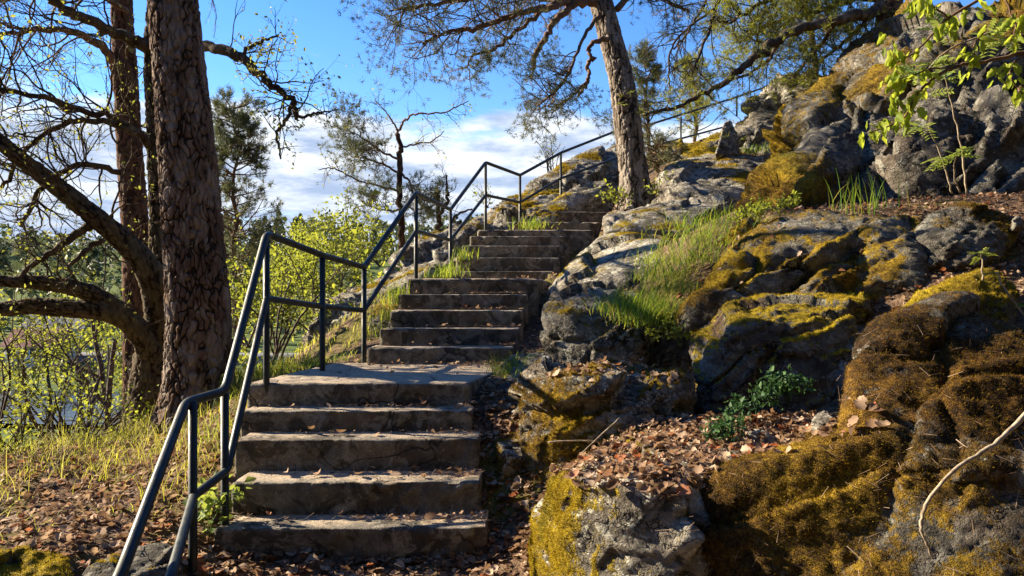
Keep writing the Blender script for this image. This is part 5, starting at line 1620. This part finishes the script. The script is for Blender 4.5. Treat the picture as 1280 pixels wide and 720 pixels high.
def tuft(label, centres, per, h, w=.005, spread=.10, lean=.5, mat=None, name='grass_tuft', cat='grass tuft', group=None):
    c = [Vector(q) for q in centres]
    o = thing(name, label, cat, tuple(c[0]), group)
    mb = MB()
    for q in c:
        pp = np.array(q)[None] + rng.normal(0, spread, (per, 3)) * np.array([1, 1, .15])
        blades(mb, pp, h, w, lean)
    put(mb, 'blades', mat or M_GRASS, o, kind='stuff')
    mb = MB()
    for q in c:
        pp = np.array(q)[None] + rng.normal(0, spread * 1.25, (max(4, per // 3), 3)) * np.array([1, 1, .15])
        blades(mb, pp, h * .75, w, lean * 1.6)
    put(mb, 'dry_blades', M_GRASS_DRY, o, kind='stuff')


tuft('tall bright grass clump on the sunny slope below the long slab', [P(px, py, D) for px, py, D in [(880, 300, 6.6), (900, 285, 6.8), (860, 310, 6.4), (915, 300, 6.5), (890, 315, 6.3), (870, 285, 7.0)]], 85, .22, .0050, .16, .9)
tuft('grass clump hanging over the sunlit grey boulder', [P(px, py, D) for px, py, D in [(790, 398, 5.7), (810, 385, 5.9), (775, 390, 5.8), (825, 400, 5.6), (805, 405, 5.5)]], 130, .22, .0048, .10, .75)
tuft('loose green grass spilling down between two boulders of the slope', [P(px, py, D) for px, py, D in [(835, 345, 6.2), (850, 330, 6.4), (815, 350, 6.4), (840, 365, 5.9), (870, 330, 6.2), (820, 330, 6.9)]], 90, .19, .0044, .12, .9)
tuft('grass tuft on the pale flat-topped stone by the landing', [P(px, py, D) for px, py, D in [(640, 478, 5.55), (628, 470, 5.7), (648, 468, 5.7)]], 70, .20, .005, .05, .7, M_GRASS)
tuft('grass tuft in the gap left of the third flight', [P(px, py, D) for px, py, D in [(568, 343, 9.0), (552, 347, 8.6), (580, 325, 9.9), (545, 352, 8.3)]], 55, .20, .007, .08, .6)
tuft('yellow-green grass on the top landing by the railing', [P(px, py, D) for px, py, D in [(664, 286, 11.4), (672, 284, 11.5), (656, 286, 11.4)]], 36, .19, .008, .10, .6)
tuft('thin grass beside the left end of the middle flight', [P(px, py, D) for px, py, D in [(490, 380, 7.3), (498, 372, 7.5), (478, 400, 7.0), (470, 420, 6.8)]], 40, .20, .006, .07, .6)
tuft('fresh grass along the landing behind the posts', [P(px, py, D) for px, py, D in [(345, 474, 6.2), (375, 472, 6.4), (405, 466, 6.6), (430, 462, 6.8), (320, 478, 6.0), (360, 470, 6.7), (390, 462, 7.0)]], 80, .20, .006, .10, .6)
tuft('few long grass blades on the mossy ledge under the corner outcrop', [P(px, py, D) for px, py, D in [(1075, 270, 6.0), (1062, 262, 6.2), (1100, 262, 6.2)]], 14, .30, .006, .07, .3)
tuft('short grass at the foot of the grey craggy outcrop', [P(px, py, D) for px, py, D in [(930, 192, 12.2), (955, 190, 12.1), (975, 188, 12.0), (945, 190, 12)]], 60, .12, .008, .15, .6)
tuft('grass sprouting at the foot of the thick pine', [P(px, py, D) for px, py, D in [(295, 512, 5.6), (305, 490, 5.8), (285, 540, 5.2), (270, 560, 5.0)]], 40, .22, .005, .08, .7)
mb = MB()
pp, _ = on_ground(-4.6, -1.65, 3.7, 6.9, 9000, stair_free)
dens = fbm(pp, 1.8, 2, .5, 77) + .75 * smooth(pp[:, 1], 3.8, 5.6) - .02 + rng.normal(0, .14, len(pp))
pp = pp[dens > .28]
pp = pp[rng.random(len(pp)) < .85]
blades(mb, pp, .13, .0030, 1.0)
blades(mb, pp[::6], .24, .0030, .7)
put(mb, 'bank_grass', M_GRASS_DRY, kind='stuff', label='straw-yellow and green grass over the left bank', cat='grass')
mb = MB()
pp, _ = on_ground(-1.9, 1.2, 10.5, 16, 1500, stair_free)
pp2, _ = on_ground(-4.2, -1.3, 6.6, 10.5, 2600, stair_free)
blades(mb, np.concatenate([pp, pp2]), .13, .007, .8)
put(mb, 'ridge_grass', M_GRASS_DRY, kind='stuff', label='short dry grass on the ridge beside the upper stairs', cat='grass')

# ------------------------------------------------------------------ foreground branch with young leaves
def droop_leaf():
    """a soft lobed leaf hanging from its stalk, one unit long, along -z"""
    prof = [(0, .03), (.12, .20), (.28, .30), (.40, .24), (.55, .36), (.68, .26), (.82, .20), (1, .0)]
    v, f = [], []
    cu = random.uniform(.1, .5)
    for t, w in prof:
        y = cu * t * t
        for s in (-1, -.5, 0, .5, 1):
            v.append((s * w * (1 - .25 * abs(s)), y + .35 * abs(s) ** 1.5 * w + .03 * math.sin(9 * t + 4 * s), -t + .10 * abs(s)))
    for i in range(len(prof) - 1):
        for k in range(4):
            a = i * 5 + k
            f.append((a, a + 1, a + 6, a + 5))
    return np.array(v), np.array(f)


DL = []
for k in range(6):
    v, f = droop_leaf()
    me = build_mesh('leaf', v, [f])
    me.materials.append(M_LEAF_OBJ)
    DL.append(me)
br = thing('oak_branch', 'overhanging branch with limp lime-green young leaves in the top right corner', 'branch', tuple(P(1300, 30, 3.0)))
spots = []
mb = MB()
for sp_ in [[(1330, 55, 3.1, 6), (1280, 66, 3.0, 5), (1223, 78, 2.95, 4.5), (1190, 85, 2.92, 4), (1160, 104, 2.9, 3.5), (1143, 122, 2.9, 3), (1132, 145, 2.88, 2.5), (1110, 158, 2.88, 2), (1086, 166, 2.88, 1.5)],
            [(1300, -30, 3.1, 5), (1250, -10, 3.05, 4), (1223, 2, 3.0, 4), (1186, 22, 3.0, 3.5), (1160, 50, 2.98, 3), (1136, 70, 2.95, 2.5), (1112, 82, 2.95, 1.5)],
            [(1186, 22, 3.0, 3), (1165, 8, 3.0, 2.5), (1140, -2, 3.0, 2)], [(1190, 85, 2.92, 2.5), (1165, 86, 2.9, 2), (1135, 96, 2.9, 1.6), (1112, 100, 2.9, 1.2)],
            [(1280, 66, 3.0, 3), (1262, 90, 2.95, 2.5), (1278, 118, 2.9, 2)], [(1223, 78, 2.95, 2.5), (1216, 60, 2.95, 2), (1230, 40, 3.0, 1.6)], [(1250, -10, 3.05, 3), (1270, 30, 3.0, 2), (1262, 52, 3.0, 1.5)]]:
    lp = limb_pts(sp_, .004)
    mb.tube([q[0] for q in lp], [q[1] for q in lp], 6)
    m_ = len(lp)
    for k in range(int(m_ * .45), m_, 3):
        spots.append(lp[k][0])
put(mb, 'twig', M_TWIG_PINE, br)
extra = [P(px, py, 2.93) for px, py in [(1107, 42), (1113, 55), (1104, 66), (1118, 60), (1152, 2), (1146, 10), (1161, -2), (1185, 32), (1190, 40), (1252, 84), (1246, 95), (1275, 100), (1282, 112), (1262, 80),
                                        (1086, 160), (1080, 170), (1105, 150), (1118, 92), (1108, 100), (1122, 110), (1120, 135), (1116, 128), (1218, 70), (1208, 62), (1225, 5), (1232, 14), (1275, 20), (1268, 34), (1212, 88)]]
for i_, p in enumerate(spots + extra):
    for r_ in range(random.choice([2, 3, 3, 4])):
        o = bpy.data.objects.new('leaf', DL[random.randrange(6)])
        COL.objects.link(o)
        o.parent = br
        o.location = p + rvec(.012) - br.location
        o.rotation_euler = (random.gauss(0, .5), random.gauss(0, .5), random.uniform(0, 6.28))
        s = random.uniform(.036, .066)
        o.scale = (s, s, s)


def compound(mb, p, d, L, n=6, w=.36):
    """feathered leaf: paired leaflets along a stalk"""
    d = d.normalized()
    s = d.cross(Vector((0, 0, 1)) + rvec(.2)).normalized()
    up = s.cross(d)
    pts = [p + d * (L * t) - Vector((0, 0, .25 * L * t * t)) for t in np.linspace(0, 1, n + 1)]
    mb.tube(pts, .0012, 3, cap=False)
    for i in range(1, n + 1):
        for sg in (-1, 1):
            q = pts[i]
            ld = (s * sg + d * .55 - up * random.uniform(0, .3)).normalized()
            ll = L * w * (1 - .35 * abs(i / n - .5)) * random.uniform(.85, 1.1)
            sd = ld.cross(up).normalized()
            v = [q, q + ld * ll * .4 + sd * ll * .17 + up * .004, q + ld * ll * .8 + sd * ll * .1, q + ld * ll, q + ld * ll * .8 - sd * ll * .1, q + ld * ll * .4 - sd * ll * .17 + up * .004]
            mb.add([tuple(a) for a in v], [(0, 1, 2, 3), (0, 3, 4, 5)], random.random())


def sapling(label, stems, sprays, mat=M_LEAF_ROWAN, name='rowan_sapling', cat='sapling', L=(.10, .18)):
    t = thing(name, label, cat, tuple(P(*stems[0][0][:3])))
    mb = MB()
    for st_ in stems:
        lp = limb_pts(st_, .004)
        mb.tube([q[0] for q in lp], [q[1] for q in lp], 6)
    put(mb, 'stem', M_DEADWOOD, t)
    for px, py, D, n in sprays:
        m2 = MB()
        for k in range(n):
            compound(m2, P(px, py, D), Vector((random.gauss(0, 1), random.gauss(0, .6), random.uniform(-.1, .7))), random.uniform(*L))
        put(m2, 'leaf_spray', mat, t)
    return t


sapling('rowan sapling with two grey stems and feathered leaves below the corner outcrop',
        [[(1208, 242, 5.4, 2.8), (1203, 190, 5.35, 2.4), (1192, 140, 5.3, 2), (1180, 90, 5.2, 1.4)], [(1190, 242, 5.4, 2.4), (1178, 200, 5.35, 2), (1160, 158, 5.3, 2)], [(1200, 240, 5.4, 2), (1192, 215, 5.3, 1.8), (1196, 195, 5.2, 1.4)]],
        [(1180, 198, 5.2, 6), (1200, 196, 5.2, 5), (1180, 100, 5.2, 6), (1152, 158, 5.25, 5), (1160, 120, 5.2, 5)])
sapling('spray of pale feathered leaves hanging between the young oak leaves', [[(1240, 40, 3.3, 3), (1190, 60, 3.25, 2.5), (1150, 96, 3.2, 2)]],
        [(1148, 98, 3.2, 9), (1165, 82, 3.2, 6), (1240, 48, 3.3, 5), (1262, 52, 3.3, 5), (1180, 40, 3.25, 4)], name='rowan_branch', cat='branch', L=(.08, .14))
sapling('small yellow seedling on the moss-capped boulder', [[(1229, 350, 4.5, 3), (1228, 330, 4.5, 2), (1226, 316, 4.5, 1.5)]], [(1228, 318, 4.5, 5), (1224, 322, 4.5, 4)], M_LEAF, 'seedling', 'seedling', (.05, .08))
sapling('pale-leaved twig poking in from the right edge', [[(1300, 420, 4.2, 3), (1262, 370, 4.2, 2.5), (1246, 340, 4.2, 2)]], [(1246, 342, 4.2, 4), (1278, 384, 4.2, 4)], M_LEAF, 'seedling', 'seedling', (.05, .08))


def herb(label, spots, leaf_n, size, mat=M_HERB, name='herb_plant', cat='herb', h=.10):
    t = thing(name, label, cat, tuple(spots[0]))
    mb, pp = MB(), []
    for q in spots:
        for k in range(9):
            d = Vector((random.gauss(0, .6), random.gauss(0, .6), 1)).normalized()
            e = q + d * h * random.uniform(.5, 1.2)
            mb.tube([q - Vector((0, 0, .03)), q.lerp(e, .6), e], .0016, 3, cap=False)
            pp += [e] * (leaf_n // (9 * len(spots)) + 1)
    put(mb, 'stems', mat, t, kind='stuff')
    m2 = MB(); leaves(m2, pp, size, .7, size * .6, 1.2); put(m2, 'foliage', mat, t)


herb('dark green leafy herb growing in the hollow', [P(px, py, D) for px, py, D in [(985, 500, 4.2), (960, 505, 4.2), (970, 492, 4.3), (945, 512, 4.15), (1000, 492, 4.3), (925, 520, 4.1)]], 420, .035)
herb('grey-green herb at the edge of the leafy shelf', [P(px, py, D) for px, py, D in [(905, 548, 3.8), (915, 540, 3.85), (895, 555, 3.75), (912, 555, 3.7)]], 260, .026)
herb('lime ground-cover plant in front of the bright grass', [P(px, py, D) for px, py, D in [(940, 270, 6.3), (960, 262, 6.4), (975, 266, 6.3), (925, 280, 6.2), (990, 262, 6.3), (950, 275, 6.1)]], 420, .035, M_LEAF, h=.10)
herb('yellow-green weeds under the grass clump on the slope', [P(px, py, D) for px, py, D in [(830, 420, 5.4), (815, 425, 5.4), (845, 410, 5.5), (850, 430, 5.2)]], 240, .032, M_LEAF, h=.12)
herb('broad-leaved weed by the foot of the second rail post', [P(px, py, D) for px, py, D in [(262, 650, 4.05), (272, 635, 4.1), (260, 668, 4.0)]], 90, .055, M_LEAF_ROWAN, h=.12)

# ------------------------------------------------------------------ loose sticks
def stick(label, spec, mat, name='stick', cat='stick', twigs=0):
    lp = limb_pts(spec, .0012)
    mb = MB(); tips = []
    mb.tube([q[0] for q in lp], [q[1] for q in lp], 8)
    if twigs:
        twigs_along(mb, tips, lp, twigs, (.06, .16), 0, .3)
    o = lp[0][0]
    return link(name, mb.mesh(name, True, o), mat, None, label, cat), None


for lab, sp_, mt in [('curved bare pale stick reaching across the rusty moss', [(1300, 498, 2.4, 6.5), (1270, 530, 2.32, 6), (1236, 560, 2.22, 5.5), (1192, 588, 2.16, 5), (1160, 626, 2.12, 4.6), (1151, 655, 2.10, 4), (1157, 676, 2.10, 3.2), (1166, 697, 2.11, 1.8)], M_DEADWOOD),
                     ('thin dry twig lying across the leafy shelf', [(685, 553, 4.0, 2.2), (720, 551, 4.0, 2), (748, 552, 4.0, 1.5)], M_DEADWOOD),
                     ('forked dry twig sticking up from the leafy shelf', [(728, 566, 3.9, 2), (750, 545, 3.95, 2), (775, 522, 4.0, 1.2)], M_DEADWOOD)]:
    ob, _ = stick(lab, sp_, mt)
    ob.location = P(*sp_[0][:3])
